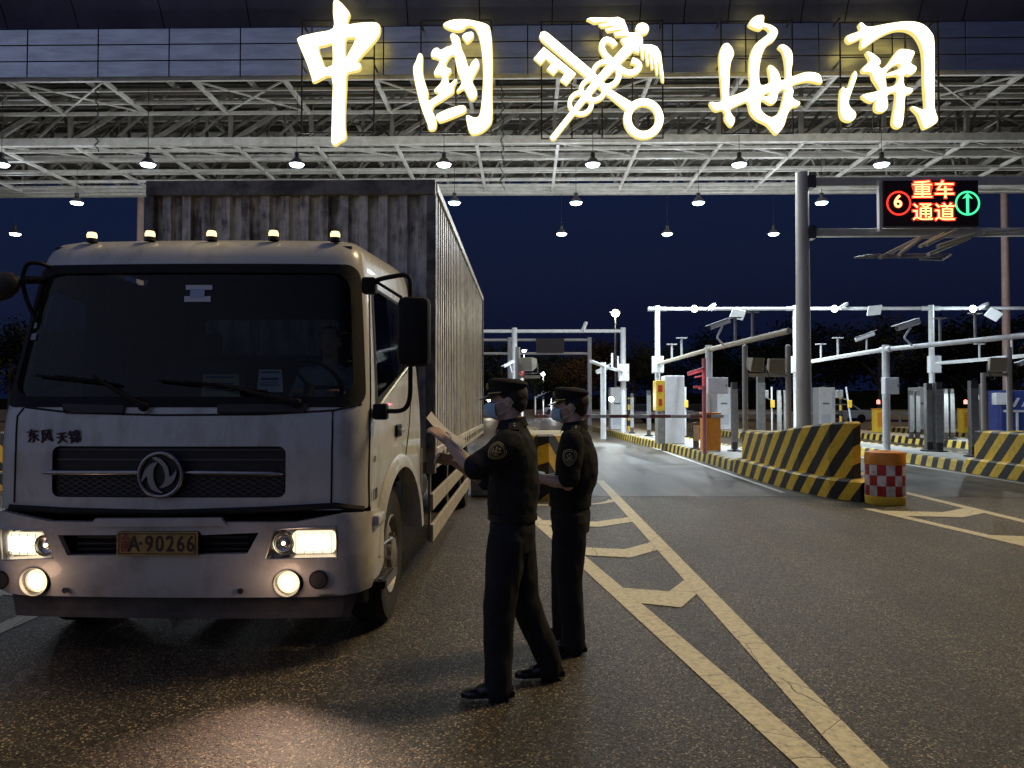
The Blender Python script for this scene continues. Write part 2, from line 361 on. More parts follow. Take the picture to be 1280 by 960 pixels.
M_yellow = mat('yellow_paint', (.80, .52, .04), .45, var=.2, vscale=8)
M_red = mat('red_paint', (.55, .03, .03), .4, var=.2, vscale=8)
M_pink = mat('red_lit_pole', (.60, .22, .22), .4, var=.25, vscale=8)  # red light falling on the camera pole, put into the base colour
M_chrome = mat('chrome', (.6, .6, .62), .18, 1, var=.2, vscale=10)
# ================================================================ ground, roads
def sheet(bm, pts, z): 
    bm.faces.new([bm.verts.new((x, y, z)) for x, y in pts])
bm = BM(); sheet(bm, [(-1500, -300), (1500, -300), (1500, 2500), (-1500, 2500)], -.004)
struct('ground', bm, mat('ground_soil', (.012, .012, .010), .9, bump=.4, bscale=4, var=.4, vscale=.6))
bm = BM(); sheet(bm, [(-45, -30), (60, -30), (60, 13.05), (-45, 13.05)], 0.0); struct('asphalt_road', bm, M_asph)
bm = BM(); sheet(bm, [(-45, 13.05), (60, 13.05), (60, 150), (-45, 150)], 0.0); struct('concrete_pavement', bm, M_conc)
bm = BM()
for y in (13.05, 18.2, 23.6, 29.0, 34.4, 40): sheet(bm, [(-45, y-.014), (60, y-.014), (60, y+.014), (-45, y+.014)], .003)
struct('pavement_joints', bm, M_joint)
# gore markings: right line straight, left line tapering into it, V bars between
def gore(x0, d_near, d_far, bars, name):
    bm = BM(); z = .005; w = .165
    lx = lambda d: x0+1.825-.1616*d
    rx = lambda d: x0+1.50
    def line(f, d0, d1):
        n = 14
        for i in range(n):
            a, b = d0+(d1-d0)*i/n, d0+(d1-d0)*(i+1)/n
            sheet(bm, [(f(a)-w/2, a), (f(a)+w/2, a), (f(b)+w/2, b), (f(b)-w/2, b)], z)
    line(rx, d_near, d_far)
    line(lx, 2.42, min(d_far-1.2, 11.6))
    for d, t in bars:
        L, R = lx(d)+w/2, rx(d)-w/2-.002; ap = L+(R-L)*.56; LX = lambda q: lx(q)+w/2-.004
        sheet(bm, [(LX(d+.12), d+.12), (ap, d), (ap, d+t), (LX(d+.12+t), d+.12+t)], z+.0015)
        sheet(bm, [(ap, d), (R, d+.42), (R, d+.42+t), (ap, d+t)], z)
    struct(name, bm, M_paint)
gore(0, 1.0, 15.6, [(6.02, .50), (7.92, .45), (9.85, .42)], 'gore_marking')
gore(5.15, 7.0, 17.0, [(8.7, .5), (10.75, .5)], 'gore_marking')
gore(-5.2, 1.0, 15.6, [(6.2, .5), (8.2, .45), (10.2, .42)], 'gore_marking')
bm = BM()
# curved line in front of the middle island nose
n = 20
for i in range(n):
    a0, a1 = pi+pi*i/n, pi+pi*(i+1)/n
    q = lambda a, r: (.45+1.02*r*cos(a), 12.6+1.0*r*sin(a)*.75)
    sheet(bm, [q(a0, 1), q(a1, 1), q(a1, .87), q(a0, .87)], .0045)
struct('nose_line', bm, M_paint)
bm = BM()
for k in (-1, 0, 1, 2):            # edge lines beside the islands
    xe = 4.75+5.2*k
    sheet(bm, [(xe-.28, 13.6), (xe-.18, 13.6), (xe-.32, 34), (xe-.42, 34)], .0045)
struct('edge_line', bm, M_paintw)
bm = BM()                          # worn arrow head painted in the lane
for pts in ([(2.6, 19.4), (3.4, 19.4), (3.0, 22.6)], [(2.9, 16.9), (3.1, 16.9), (3.1, 19.39), (2.9, 19.39)], [(2.1, 27), (3.6, 27), (3.3, 30), (2.4, 30)]):
    sheet(bm, pts, .0045)
struct('lane_arrow', bm, paint_mat('faded_paint', (.13, .125, .11)))
# ================================================================ islands with kerbs, nose barriers
def island(k):
    x0 = 4.75+5.2*k; x1 = x0+1.85
    left = [(x0+.75, 12.55), (x0+.35, 12.95), (x0+.12, 13.9), (x0, 15.5), (x0-.02, 20), (x0-.15, 24), (x0-.5, 29), (x0-1.1, 42)]
    right = [(x1-1.0, 42), (x1-.45, 29), (x1-.1, 22), (x1, 16), (x1-.3, 14.2), (x1-.62, 13.1), (x1-.98, 12.58)]
    poly = left+right; cx = (x0+x1)/2
    bm = BM(); inn = [(x+(.14 if x < cx-.0 and y > 13 else (-.14 if x > cx and y > 13 else 0)), y+(.14 if y < 13 else 0)) for x, y in poly]
    vs = [bm.verts.new((x, y, .235)) for x, y in inn]; bm.faces.new(vs)
    o = struct('traffic_island', bm, M_islandtop)
    bm = BM(); n = len(poly)
    P2 = dense(poly, .5); I2 = []
    def inner(p):
        x, y = p; return (x+(.15 if x < cx else -.15), y+(.10 if y < 13.4 else 0))
    A = [bm.verts.new((p[0], p[1], 0)) for p in P2]; B = [bm.verts.new((p[0]+(.02 if p[0] < cx else -.02), p[1], .215)) for p in P2]
    C = [bm.verts.new((p[0]+(.035 if p[0] < cx else -.035), p[1]+.01, .25)) for p in P2]; D = [bm.verts.new((*inner(p), .25)) for p in P2]; E = [bm.verts.new((*inner(p), .22)) for p in P2]
    m = len(P2)
    for X, Y in ((A, B), (B, C), (C, D), (D, E)):
        for i in range(m): bm.faces.new((X[i], X[(i+1) % m], Y[(i+1) % m], Y[i]))
    bmesh.ops.recalc_face_normals(bm, faces=bm.faces)
    struct('kerb', bm, M_curb, parent=o)
    return x0
for k in (-3, -2, -1, 0, 1, 2, 3): island(k)
def nose_barrier(k, label, peak):
    x0 = 4.75+5.2*k; t = thing('striped_barrier', label, 'barrier', (x0+.9, 14.5, 0), 'striped concrete barriers at the island noses')
    lo = [(x0-.03, 17.55), (x0-.03, 15.4), (x0+.06, 13.9), (x0+.28, 12.85), (x0+.60, 12.42), (x0+.92, 12.5), (x0+1.25, 13.1), (x0+1.55, 14.2), (x0+1.80, 15.6), (x0+1.86, 17.55)]
    up = [(x0+.14, 17.5), (x0+.14, 15.45), (x0+.22, 14.1), (x0+.42, 13.2), (x0+.66, 12.82), (x0+.84, 12.95), (x0+1.08, 13.6), (x0+1.32, 14.6), (x0+1.50, 16.0), (x0+1.60, 17.5)]
    bm = BM()
    def prism(L, zt, slope=None):
        n = len(L); L = [Vector(p) for p in dense(L, .35)]; n = len(L)
        A = [bm.verts.new((p.x, p.y, .001)) for p in L]; B = [bm.verts.new((p.x, p.y, zt(p.y)-.03)) for p in L]
        c = sum(L, Vector((0, 0)))/n
        C = [bm.verts.new((p.x+(c.x-p.x)*.05, p.y+(c.y-p.y)*.02, zt(p.y))) for p in L]
        for X, Y in ((A, B), (B, C)):
            for i in range(n): bm.faces.new((X[i], X[(i+1) % n], Y[(i+1) % n], Y[i]))
        return C
    C = prism(up, lambda y: .95+max(0, min(1, (15.9-y)/3.0))*(peak-.95))
    f = bm.faces.new(C); bmesh.ops.triangulate(bm, faces=[f])
    bmesh.ops.recalc_face_normals(bm, faces=bm.faces)
    part('upper_block', bm, M_nose, t, world=True)
    bm = BM(); C = prism(lo, lambda y: .33); f = bm.faces.new(C); bmesh.ops.triangulate(bm, faces=[f]); bmesh.ops.recalc_face_normals(bm, faces=bm.faces)
    part('plinth', bm, M_nose, t, world=True)
nose_barrier(-3, 'yellow and black striped barrier at the far left edge beyond the truck', 1.1)
nose_barrier(-2, 'yellow and black striped barrier hidden beyond the left flank of the truck', 1.1)
nose_barrier(-1, 'yellow and black striped barrier just behind the two officers', 1.05)
nose_barrier(0, 'large yellow and black striped barrier rising behind the checkered barrel', 1.27)
nose_barrier(1, 'yellow and black striped barrier cut off by the right edge of the photo', 1.1)
# ================================================================ checkered barrel
def barrel_mat():
    m = bpy.data.materials.new('barrel_check'); m.use_nodes = True; n = m.node_tree; b = n.nodes['Principled BSDF']; b.inputs['Roughness'].default_value = .5
    t = n.nodes.new('ShaderNodeTexCoord'); s = n.nodes.new('ShaderNodeSeparateXYZ'); n.links.new(t.outputs['Object'], s.inputs[0])
    def M(op, *a):
        q = n.nodes.new('ShaderNodeMath'); q.operation = op
        for i, v in enumerate(a):
            if isinstance(v, (int, float)): q.inputs[i].default_value = v
            else: n.links.new(v, q.inputs[i])
        return q.outputs[0]
    ang = M('FLOOR', M('MULTIPLY', M('ADD', M('ARCTAN2', s.outputs['Y'], s.outputs['X']), .15), 14/(2*pi)))
    lev = M('FLOOR', M('MULTIPLY', M('SUBTRACT', s.outputs['Z'], .14), 1/.166))
    par = M('FRACT', M('MULTIPLY', M('ADD', M('ADD', ang, lev), 100), .5)); ck = M('GREATER_THAN', par, .25)
    mx = n.nodes.new('ShaderNodeMixRGB'); mx.inputs[1].default_value = (.66, .62, .62, 1); mx.inputs[2].default_value = (.42, .02, .02, 1); n.links.new(ck, mx.inputs[0])
    ns = n.nodes.new('ShaderNodeTexNoise'); ns.inputs['Scale'].default_value = 9; ns.inputs['Detail'].default_value = 9; n.links.new(t.outputs['Object'], ns.inputs[0])
    r = n.nodes.new('ShaderNodeValToRGB'); r.color_ramp.elements[0].position = .3; r.color_ramp.elements[0].color = (.5, .45, .4, 1); r.color_ramp.elements[1].position = .6; r.color_ramp.elements[1].color = (1, 1, 1, 1); n.links.new(ns.outputs[0], r.inputs[0])
    mm = n.nodes.new('ShaderNodeMixRGB'); mm.blend_type = 'MULTIPLY'; mm.inputs[0].default_value = .8; n.links.new(mx.outputs[0], mm.inputs[1]); n.links.new(r.outputs[0], mm.inputs[2]); n.links.new(mm.outputs[0], b.inputs['Base Color'])
    return m
t = thing('traffic_barrel', 'orange barrel with a red and white checkered band in front of the barrier', 'barrel', (5.64, 12.2, 0)); t.scale = (.93, .93, .97)
bm = BM(); lathe(bm, [(0, .002), (.30, .002), (.315, .03), (.318, .135), (.31, .14)], (0, 0, 0)); part('base_band', bm, M_yellow, t, smooth=True)
bm = BM(); lathe(bm, [(.31, .14), (.316, .15), (.312, .40), (.318, .62), (.312, .638)], (0, 0, 0), n=56); part('checkered_band', bm, barrel_mat(), t, smooth=True)
bm = BM(); lathe(bm, [(.312, .638), (.322, .645), (.318, .79), (.30, .835), (.24, .85), (.10, .845), (.09, .815), (0, .81)], (0, 0, 0)); part('lid', bm, M_orange, t, smooth=True)
# ================================================================ canopy
def canopy():
    t = thing('toll_canopy', 'wide steel truss canopy spanning the lanes behind the glowing characters', 'canopy', (0, 24, 9))
    X0, X1 = -30.2, 31.0
    Zb, Zt = 10.2, 11.5
    # fascia: three rows of panels
    for row in range(3):
        bm = BM(); z0 = Zb+(Zt-Zb)*row/3+.012; z1 = Zb+(Zt-Zb)*(row+1)/3-.012
        x = -13.24-1.9*9
        while x < X1:
            box(bm, (x+.014, 20.0, z0), (x+1.886, 20.05, z1), .006); x += 1.9
        part('fascia_panel', bm, M_fascia, t, world=True)
    bm = BM(); box(bm, (X0, 20.052, Zb+.01), (X1, 20.12, Zt-.01)); part('fascia_backing', bm, M_joint, t, world=True)
    # eaves above: panels leaning out towards the road
    prof = [(20.05, 11.52), (19.82, 11.9), (19.45, 12.4), (18.9, 12.9), (18.2, 13.3)]
    bm = BM(); x = X0; rnd = random.Random(3)
    while x < X1:
        w = rnd.choice((1.15, 1.9, 1.9, 2.3)); a, b = x+.015, min(x+w-.015, X1)
        for (y0, z0), (y1, z1) in zip(prof, prof[1:]):
            vs = [bm.verts.new(c) for c in ((a, y0, z0), (b, y0, z0), (b, y1, z1), (a, y1, z1))]; bm.faces.new(vs)
        x += w
    part('eave_panels', bm, M_soffit, t, world=True)
    bm = BM()
    for (y0, z0), (y1, z1) in zip(prof, prof[1:]):
        vs = [bm.verts.new(c) for c in ((X0, y0+.05, z0+.02), (X1, y0+.05, z0+.02), (X1, y1+.05, z1+.02), (X0, y1+.05, z1+.02))]; bm.faces.new(vs)
    part('eave_backing', bm, M_joint, t, world=True)
    # roof deck (corrugated underside) well above the truss
    bm = BM(); y = 20.3; zz = 11.35
    ys = []; 
    while y < 33.6: ys += [(y, zz), (y+.10, zz), (y+.16, zz+.07), (y+.26, zz+.07)]; y += .32
    A = [bm.verts.new((X0, a, b)) for a, b in ys]; B = [bm.verts.new((X1, a, b)) for a, b in ys]
    for i in range(len(ys)-1): bm.faces.new((A[i], A[i+1], B[i+1], B[i]))
    part('roof_deck', bm, M_deck, t, world=True)
    g = 2.43; nodes = []; x = -11.28-g*8
    while x < X1: nodes.append(x); x += g
    zb, zl = 10.17, 9.3
    bm = BM()                                     # front sloping bay: X-lines + members running back
    for y, w in ((20.1, .10), (20.8, .07), (21.7, .07), (22.5, .09)): bar(bm, (X0, y, zb), (X1, y, zb), w)
    for i, x in enumerate(nodes):
        bar(bm, (x, 20.15, zb), (x, 22.5, zb), .10)
        if i % 2: bar(bm, (x, 20.15, zb-.02), (x+g, 22.4, zb-.02), .045); bar(bm, (x, 22.4, zb-.02), (x+g, 20.15, zb-.02), .045)
    part('front_bay', bm, M_truss, t, world=True)
    def plane_truss(y, z0, z1, ph=0, ch=.14, wb=.10):
        bm = BM(); bar(bm, (X0, y, z1), (X1, y, z1), ch*.8); 
        for i, x in enumerate(nodes):
            xx = x+ph; bar(bm, (xx, y, z0), (xx, y, z1), wb*1.1)
            s = 1
            bar(bm, (xx, y, z0), (xx+g*s, y, z1), wb); 
            bar(bm, (xx+g*.5, y+.06, z0), (xx+g*1.2, y+.06, z1), wb*.6)
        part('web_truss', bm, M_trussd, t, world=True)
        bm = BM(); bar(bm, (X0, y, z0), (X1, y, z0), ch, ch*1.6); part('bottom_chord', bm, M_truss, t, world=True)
    plane_truss(22.75, zl+.1, 10.9, 0)
    plane_truss(24.3, zl+.1, 11.1, .6, .12, .08)
    plane_truss(27.75, zl+.08, 11.1, .2, .14, .09)
    plane_truss(23.5, zl+.25, 11.0, 1.4, .07, .07)
    plane_truss(26.0, zl+.15, 11.1, 1.9, .08, .08)
    plane_truss(31.5, 10.2, 11.2, .9, .12, .08)
    bm = BM()
    for y in (23.25, 24.1, 25.3, 26.5, 27.2): bar(bm, (X0, y, zl), (X1, y, zl), .085)
    bar(bm, (X0, 28.05, zl), (X1, 28.05, zl), .14)
    for i, x in enumerate(nodes):
        bar(bm, (x+.1, 22.8, zl+.01), (x+.1, 28.0, zl+.01), .09)
        bar(bm, (x+.1, 22.8, zl+.03), (x+g+.1, 24.1, zl+.03), .045)
        bar(bm, (x+.1, 27.2, zl+.03), (x+g+.1, 28.0, zl+.03), .045)
    part('lower_grid', bm, M_truss, t, world=True)
    bm = BM(); rnd = random.Random(5)             # diagonals between the layers
    for i, x in enumerate(nodes):
        for (ya, yb) in ((22.8, 24.3), (24.3, 26.4), (27.7, 26.2)):
            bar(bm, (x+.1, ya, zl+.1), (x+g*.5, yb, 10.9), .07); bar(bm, (x+g+.1, ya, zl+.1), (x+g*.5, yb, 10.9), .06)
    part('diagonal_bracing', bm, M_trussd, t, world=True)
    bm = BM()
    for y, z in ((21.3, 10.9), (23.3, 11.0), (25.3, 11.05), (27, 11.1), (30, 11.15), (32.8, 11.15)): bar(bm, (X0, y, z), (X1, y, z), .10, .16)
    for x in nodes: bar(bm, (x+.6, 20.3, 11.2), (x+.6, 33.5, 11.2), .10, .14)
    part('purlins', bm, M_truss, t, world=True)
    # rear columns
    for px in (175.5, 1256):
        c = P(px, 300, 32.2); bm = BM(); tube(bm, [(c.x, 32.2, 0), (c.x, 32.2, 10.9)], [.16, .13], 14)
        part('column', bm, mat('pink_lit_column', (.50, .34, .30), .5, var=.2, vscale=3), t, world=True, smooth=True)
canopy()
# ---------------------------------------------------------------- glowing characters
M_face = emis('sign_face', (1.0, .96, .80), 5.5)
M_side = emis('sign_side_halo', (1.0, .80, .22), 1.0)  # yellow letter sides, spread wider to glow as the halo round the strokes
M_wire = mat('sign_frame', (.05, .04, .03), .5, .3)
def character(name, label, origin, sc, loops, frame, k=4, D=19.35):
    c = P(origin[0], origin[1], D)
    t = thing(name, label, 'sign character', (c.x, D, c.z), 'illuminated characters along the canopy front')
    for gi, (outer, holes) in enumerate(loops):
        def w(p):
            q = P(origin[0]+p[0]*sc, origin[1]+p[1]*sc, D); return (q.x, q.z)
        kk = k if len(outer) > 8 else k
        O = [w(p) for p in outer]; H = [[w(p) for p in h] for h in holes]
        if k > 1: O = smooth_loop(O, k); H = [smooth_loop(h, k) for h in H]
        L = [O]+H; L = [[(p[0], p[1]) for p in l] for l in L]
        bm = BM(); yo = D-.004*gi; L0 = L
        def off(l, d):
            n = len(l); area = sum(l[i-1][0]*l[i][1]-l[i][0]*l[i-1][1] for i in range(n)); s = 1 if area > 0 else -1; out = []
            for i in range(n):
                a, b = Vector(l[i-1]), Vector(l[(i+1) % n]); d2 = (b-a)
                if d2.length < 1e-9: out.append(l[i]); continue
                d2.normalize(); out.append((l[i][0]+d2.y*d*s, l[i][1]-d2.x*d*s))
            return out
        fi = -.010 if k > 1 else -.014
        LF = [off(L[0], fi)]+[off(h, -fi) for h in L[1:]]
        patch(bm, LF, lambda a, b, th: Vector((a, yo-th, b)), thick=0)
        part('face', bm, M_face, t, world=True)
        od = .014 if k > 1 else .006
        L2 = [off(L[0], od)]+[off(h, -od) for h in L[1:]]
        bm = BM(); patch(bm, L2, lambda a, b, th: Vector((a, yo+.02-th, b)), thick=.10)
        part('halo_trim', bm, M_side, t, world=True)
    bm = BM(); x0, y0, x1, y1 = frame
    a, b = P(x0, y1, D+.25), P(x1, y0, D+.25)
    nx = max(2, round((b.x-a.x)/.85)); nz = max(2, round((b.z-a.z)/.95))
    for i in range(nx+1):
        x = a.x+(b.x-a.x)*i/nx; bar(bm, (x, D+.25, a.z), (x, D+.25, b.z), .035)
    for j in range(nz+1):
        z = a.z+(b.z-a.z)*j/nz; bar(bm, (a.x, D+.22, z), (b.x, D+.22, z), .03)
    for zz in (10.3, 11.4):
        for x in (a.x, b.x): bar(bm, (x, D+.25, zz), (x, 20.0, zz), .04)
    part('mounting_frame', bm, M_wire, t, world=True)
character('sign_character', 'glowing calligraphic character with one long central stroke, leftmost on canopy', (360, 0), 190/960, [([(290, 0), (325, 8), (365, 50), (388, 85), (376, 125), (378, 153), (440, 145), (540, 140), (572, 152), (580, 180), (560, 240), (440, 378), (455, 400), (455, 430), (430, 445), (372, 462), (366, 540), (358, 700), (358, 800), (364, 850), (355, 878), (325, 895), (300, 915), (280, 908), (275, 870), (278, 700), (275, 480), (165, 516), (150, 490), (120, 400), (62, 260), (65, 240), (90, 225), (180, 205), (285, 178), (285, 80)],
    [[(190, 300), (230, 285), (278, 272), (282, 300), (282, 400), (262, 418), (235, 424), (215, 380)], [(362, 248), (400, 235), (425, 236), (415, 275), (385, 330), (362, 365)]])], (377, 26, 468, 167), 3)
character('sign_character', 'glowing enclosed boxy character, second from the left on the canopy', (510, 15), 1/6, [
    ([(265, 95), (300, 68), (360, 55), (440, 55), (530, 72), (595, 95), (615, 130), (628, 230), (632, 400), (630, 600), (630, 800), (600, 860), (550, 900), (490, 917), (465, 900), (450, 860), (438, 775), (490, 790), (525, 785), (545, 740), (560, 600), (565, 450), (555, 300), (535, 190), (510, 130), (480, 105), (455, 100), (430, 110), (410, 130), (370, 138), (310, 125)], []),
    ([(408, 180), (430, 158), (475, 148), (490, 165), (482, 195), (445, 228), (425, 210)], []),
    ([(80, 315), (100, 315), (108, 340), (108, 450), (130, 540), (150, 600), (148, 655), (165, 662), (215, 630), (235, 608), (200, 595), (205, 575), (240, 540), (258, 500), (245, 475), (205, 475), (198, 450), (225, 400), (238, 365), (215, 345), (180, 335), (175, 310), (195, 275), (225, 270), (245, 285), (290, 262), (330, 248), (328, 215), (318, 180), (335, 160), (370, 178), (388, 205), (400, 270), (430, 340), (455, 415), (480, 375), (510, 350), (530, 375), (530, 410), (500, 470), (480, 520), (510, 580), (515, 620), (500, 648), (475, 658), (450, 630), (420, 575), (375, 600), (368, 590), (395, 550), (403, 520), (375, 450), (360, 380), (350, 330), (330, 322), (305, 345), (285, 385), (290, 415), (318, 425), (318, 450), (300, 480), (310, 540), (355, 505), (365, 515), (345, 560), (340, 600), (300, 630), (240, 670), (195, 700), (180, 740), (200, 780), (212, 830), (205, 870), (180, 885), (155, 875), (148, 840), (120, 770), (90, 680), (65, 580), (45, 480), (42, 410), (60, 370)], []),
    ([(210, 780), (240, 755), (320, 722), (415, 700), (432, 745), (360, 780), (250, 822), (225, 812)], [])], (526, 26, 614, 167), 3)
def ell(cx, cy, rx, ry, n=28): return [(cx+rx*cos(2*pi*i/n), cy+ry*sin(2*pi*i/n)) for i in range(n)]
def ribbon(pts, w):
    pts = smooth_open(pts, 5); L, R = [], []
    for i, p in enumerate(pts):
        a, b = Vector(pts[max(0, i-1)]), Vector(pts[min(len(pts)-1, i+1)]); d = (b-a).normalized(); nrm = Vector((-d.y, d.x))*w/2
        L.append(tuple(Vector(p)+nrm)); R.append(tuple(Vector(p)-nrm))
    return L+R[::-1]
def smooth_open(pts, k):
    out = []; n = len(pts)
    for i in range(n-1):
        p0, p1, p2, p3 = [Vector(pts[max(0, min(n-1, i+j-1))]) for j in range(4)]
        for s in range(k):
            t = s/k; out.append(.5*((2*p1)+(-p0+p2)*t+(2*p0-5*p1+4*p2-p3)*t*t+(-p0+3*p1-3*p2+p3)*t**3))
    out.append(Vector(pts[-1])); return out
character('sign_emblem', 'glowing emblem of a key crossed with a winged snake staff', (660, 10), .1875, [
    ([(75, 190), (85, 160), (110, 152), (135, 165), (420, 405), (560, 545), (690, 625), (650, 680), (530, 580), (385, 460), (90, 215)], []),
    ([(38, 335), (105, 258), (320, 435), (258, 512), (215, 482), (245, 435), (205, 405), (170, 445), (125, 408), (158, 370), (120, 335), (85, 375)], []),
    (ell(771, 736, 134, 136), [ell(770, 735, 80, 84)]),
    ([(145, 860), (160, 882), (180, 878), (320, 700), (480, 510), (700, 290), (650, 240), (560, 340), (420, 500), (300, 665)], []),
    (ell(352, 634, 88, 86), [ell(350, 636, 58, 55)]), (ell(432, 545, 94, 86), [ell(432, 543, 62, 56)]), (ell(522, 440, 104, 100), [ell(518, 440, 70, 66)]),
    (ribbon([(555, 350), (510, 305), (492, 255), (515, 215), (555, 222), (582, 252)], 40), []),
    (ribbon([(600, 395), (650, 428), (700, 430), (738, 400), (732, 368), (690, 350)], 42), []),
    ([(390, 78), (420, 65), (545, 68), (600, 62), (640, 80), (660, 130), (670, 165), (740, 168), (765, 205), (765, 245), (820, 245), (860, 260), (885, 300), (905, 460), (905, 498), (890, 488), (866, 362), (859, 362), (867, 445), (857, 448), (833, 335), (826, 335), (835, 408), (824, 410), (804, 310), (797, 310), (805, 383), (793, 382), (774, 280), (766, 280), (772, 345), (757, 335), (745, 258), (738, 258), (740, 305), (705, 292), (640, 255), (615, 212), (662, 198), (662, 190), (585, 190), (572, 167), (630, 153), (630, 146), (530, 160), (515, 142), (570, 130), (568, 122), (490, 130), (470, 113), (532, 100), (530, 92), (440, 103)], []),
    (ell(761, 141, 45, 40), [])], (677, 27, 828, 174), 1)
character('sign_character', 'glowing flowing character with a crooked top hook, fourth sign on the canopy', (880, 10), 1/6, [([(175, 262), (200, 280), (222, 320), (222, 355), (198, 420), (190, 560), (188, 650), (205, 660), (340, 600), (342, 480), (350, 360), (385, 275), (470, 205), (490, 180), (480, 155), (450, 140), (415, 160), (342, 130), (350, 95), (390, 60), (440, 52), (452, 70), (450, 110), (500, 125), (545, 155), (552, 190), (525, 240), (470, 280), (435, 350), (415, 450), (415, 540), (432, 578), (480, 568), (498, 540), (490, 490), (485, 435), (510, 430), (550, 465), (570, 510), (578, 540), (612, 530), (618, 480), (608, 380), (590, 320), (560, 290), (590, 272), (630, 290), (660, 330), (665, 400), (655, 470), (660, 510), (690, 505), (770, 480), (860, 492), (885, 545), (875, 562), (780, 545), (665, 575), (672, 620), (665, 665), (690, 692), (720, 705), (710, 730), (660, 745), (625, 800), (600, 880), (550, 942), (520, 925), (470, 870), (400, 835), (350, 780), (330, 705), (290, 710), (200, 755), (205, 790), (232, 835), (205, 888), (160, 835), (160, 790), (140, 760), (95, 770), (65, 750), (45, 705), (130, 700), (132, 600), (120, 450), (118, 350), (140, 280)],
    [[(425, 700), (450, 690), (490, 715), (520, 715), (545, 690), (560, 630), (605, 605), (600, 660), (570, 770), (530, 812), (490, 815), (440, 780), (425, 745)], [(440, 655), (485, 630), (488, 655), (470, 662)]])], (902, 27, 990, 168), 3)
character('sign_character', 'glowing gate-shaped character with a tall right hook, rightmost on canopy', (1040, 10), 1/6, [
    ([(112, 210), (210, 170), (205, 125), (225, 108), (275, 140), (400, 120), (520, 102), (620, 102), (690, 125), (745, 180), (768, 250), (770, 500), (770, 740), (795, 825), (775, 865), (710, 900), (685, 890), (650, 800), (600, 742), (625, 740), (680, 760), (705, 740), (695, 600), (690, 400), (678, 300), (640, 220), (590, 175), (520, 160), (440, 175), (340, 225), (225, 302), (225, 225), (195, 235), (130, 258)], []),
    ([(165, 480), (185, 485), (185, 520), (150, 620), (125, 700), (140, 745), (175, 780), (178, 815), (150, 845), (110, 845), (75, 820), (62, 760), (65, 640), (80, 595), (120, 600)], []),
    ([(258, 335), (290, 332), (350, 375), (365, 410), (350, 430), (375, 455), (420, 420), (480, 335), (520, 308), (600, 318), (618, 340), (590, 410), (630, 440), (625, 475), (590, 500), (540, 500), (545, 585), (605, 605), (590, 640), (550, 655), (540, 780), (525, 880), (490, 897), (460, 875), (458, 830), (480, 700), (480, 632), (430, 640), (412, 665), (420, 720), (405, 765), (360, 780), (325, 760), (325, 715), (335, 685), (290, 705), (225, 655), (340, 625), (355, 600), (310, 530), (300, 490), (270, 480), (235, 480), (230, 450), (285, 395)],
     [[(400, 495), (440, 445), (500, 415), (515, 440), (500, 460), (430, 485)], [(400, 515), (430, 508), (495, 505), (498, 540), (470, 580), (412, 595), (405, 550)]])], (1051, 28, 1172, 160), 3)
# ---------------------------------------------------------------- hanging lamps
M_lamp = emis('lamp_white', (.72, .92, 1.0), 40)
def light(kind, loc, e, col, name='lamp_light', **k):
    l = bpy.data.lights.new(name, kind); l.energy = e; l.color = col
    for a, b in k.items(): setattr(l, a, b)
    o = bpy.data.objects.new(name, l); COL.objects.link(o); o.location = loc; return o
def hang_lamp(loc, top, label, spot=600):
    x, y, z = loc; t = thing('hanging_lamp', label, 'lamp', (x, y, z), 'lamps hanging under the canopy')
    bm = BM(); tube(bm, [(0, 0, .30), (0, 0, top-z)], .008, 6); part('cord', bm, M_dark, t)
    bm = BM(); lathe(bm, [(0, .31), (.06, .30), (.065, .18), (.055, .16), (0, .16)], (0, 0, 0), n=18); part('ballast', bm, M_dark, t, smooth=True)
    bm = BM(); lathe(bm, [(.06, .17), (.11, .13), (.19, .02), (.20, -.01), (.19, -.005), (.10, .11)], (0, 0, 0), n=24); part('shade', bm, mat('lamp_shade', (.10, .10, .11), .5, .5), t, smooth=True)
    bm = BM(); lathe(bm, [(.185, -.012), (.16, -.055), (.09, -.075), (0, -.08)], (0, 0, 0), n=24); part('diffuser', bm, M_lamp, t, smooth=True)
    l = light('POINT', (0, 0, -.22), LAMP_W, (.86, .94, 1.0), shadow_soft_size=.12); l.parent = t
    l = light('SPOT', (0, 0, -.12), spot, (.80, .92, 1.0), spot_size=radians(130), spot_blend=.8, shadow_soft_size=.12); l.parent = t
LAMP_W = 150
NTH = ['leftmost', 'second from left', 'third from left', 'fourth from left', 'fifth from left', 'sixth from left', 'seventh from left', 'eighth from left']
for i, px in enumerate((2, 185, 371, 555, 741, 924, 1102)):
    c = P(px, 205, 20.3); hang_lamp((c.x, 20.3, c.z), 10.2, 'white hanging lamp in the nearest row under the canopy, '+NTH[i]+' of seven', 260)
for i, px in enumerate((96, 568, 720, 873, 1027)):
    c = P(px, 253, 24.3); hang_lamp((c.x, 24.3, c.z), 10.9, 'white hanging lamp against the sky in the middle row, '+NTH[i]+' of five', 950)
for i, px in enumerate((19, 702, 834, 967)):
    c = P(px, 292, 28.4); hang_lamp((c.x, 28.4, c.z), 10.9, 'small white hanging lamp in the farthest row against the sky, '+NTH[i]+' of four', 3000)
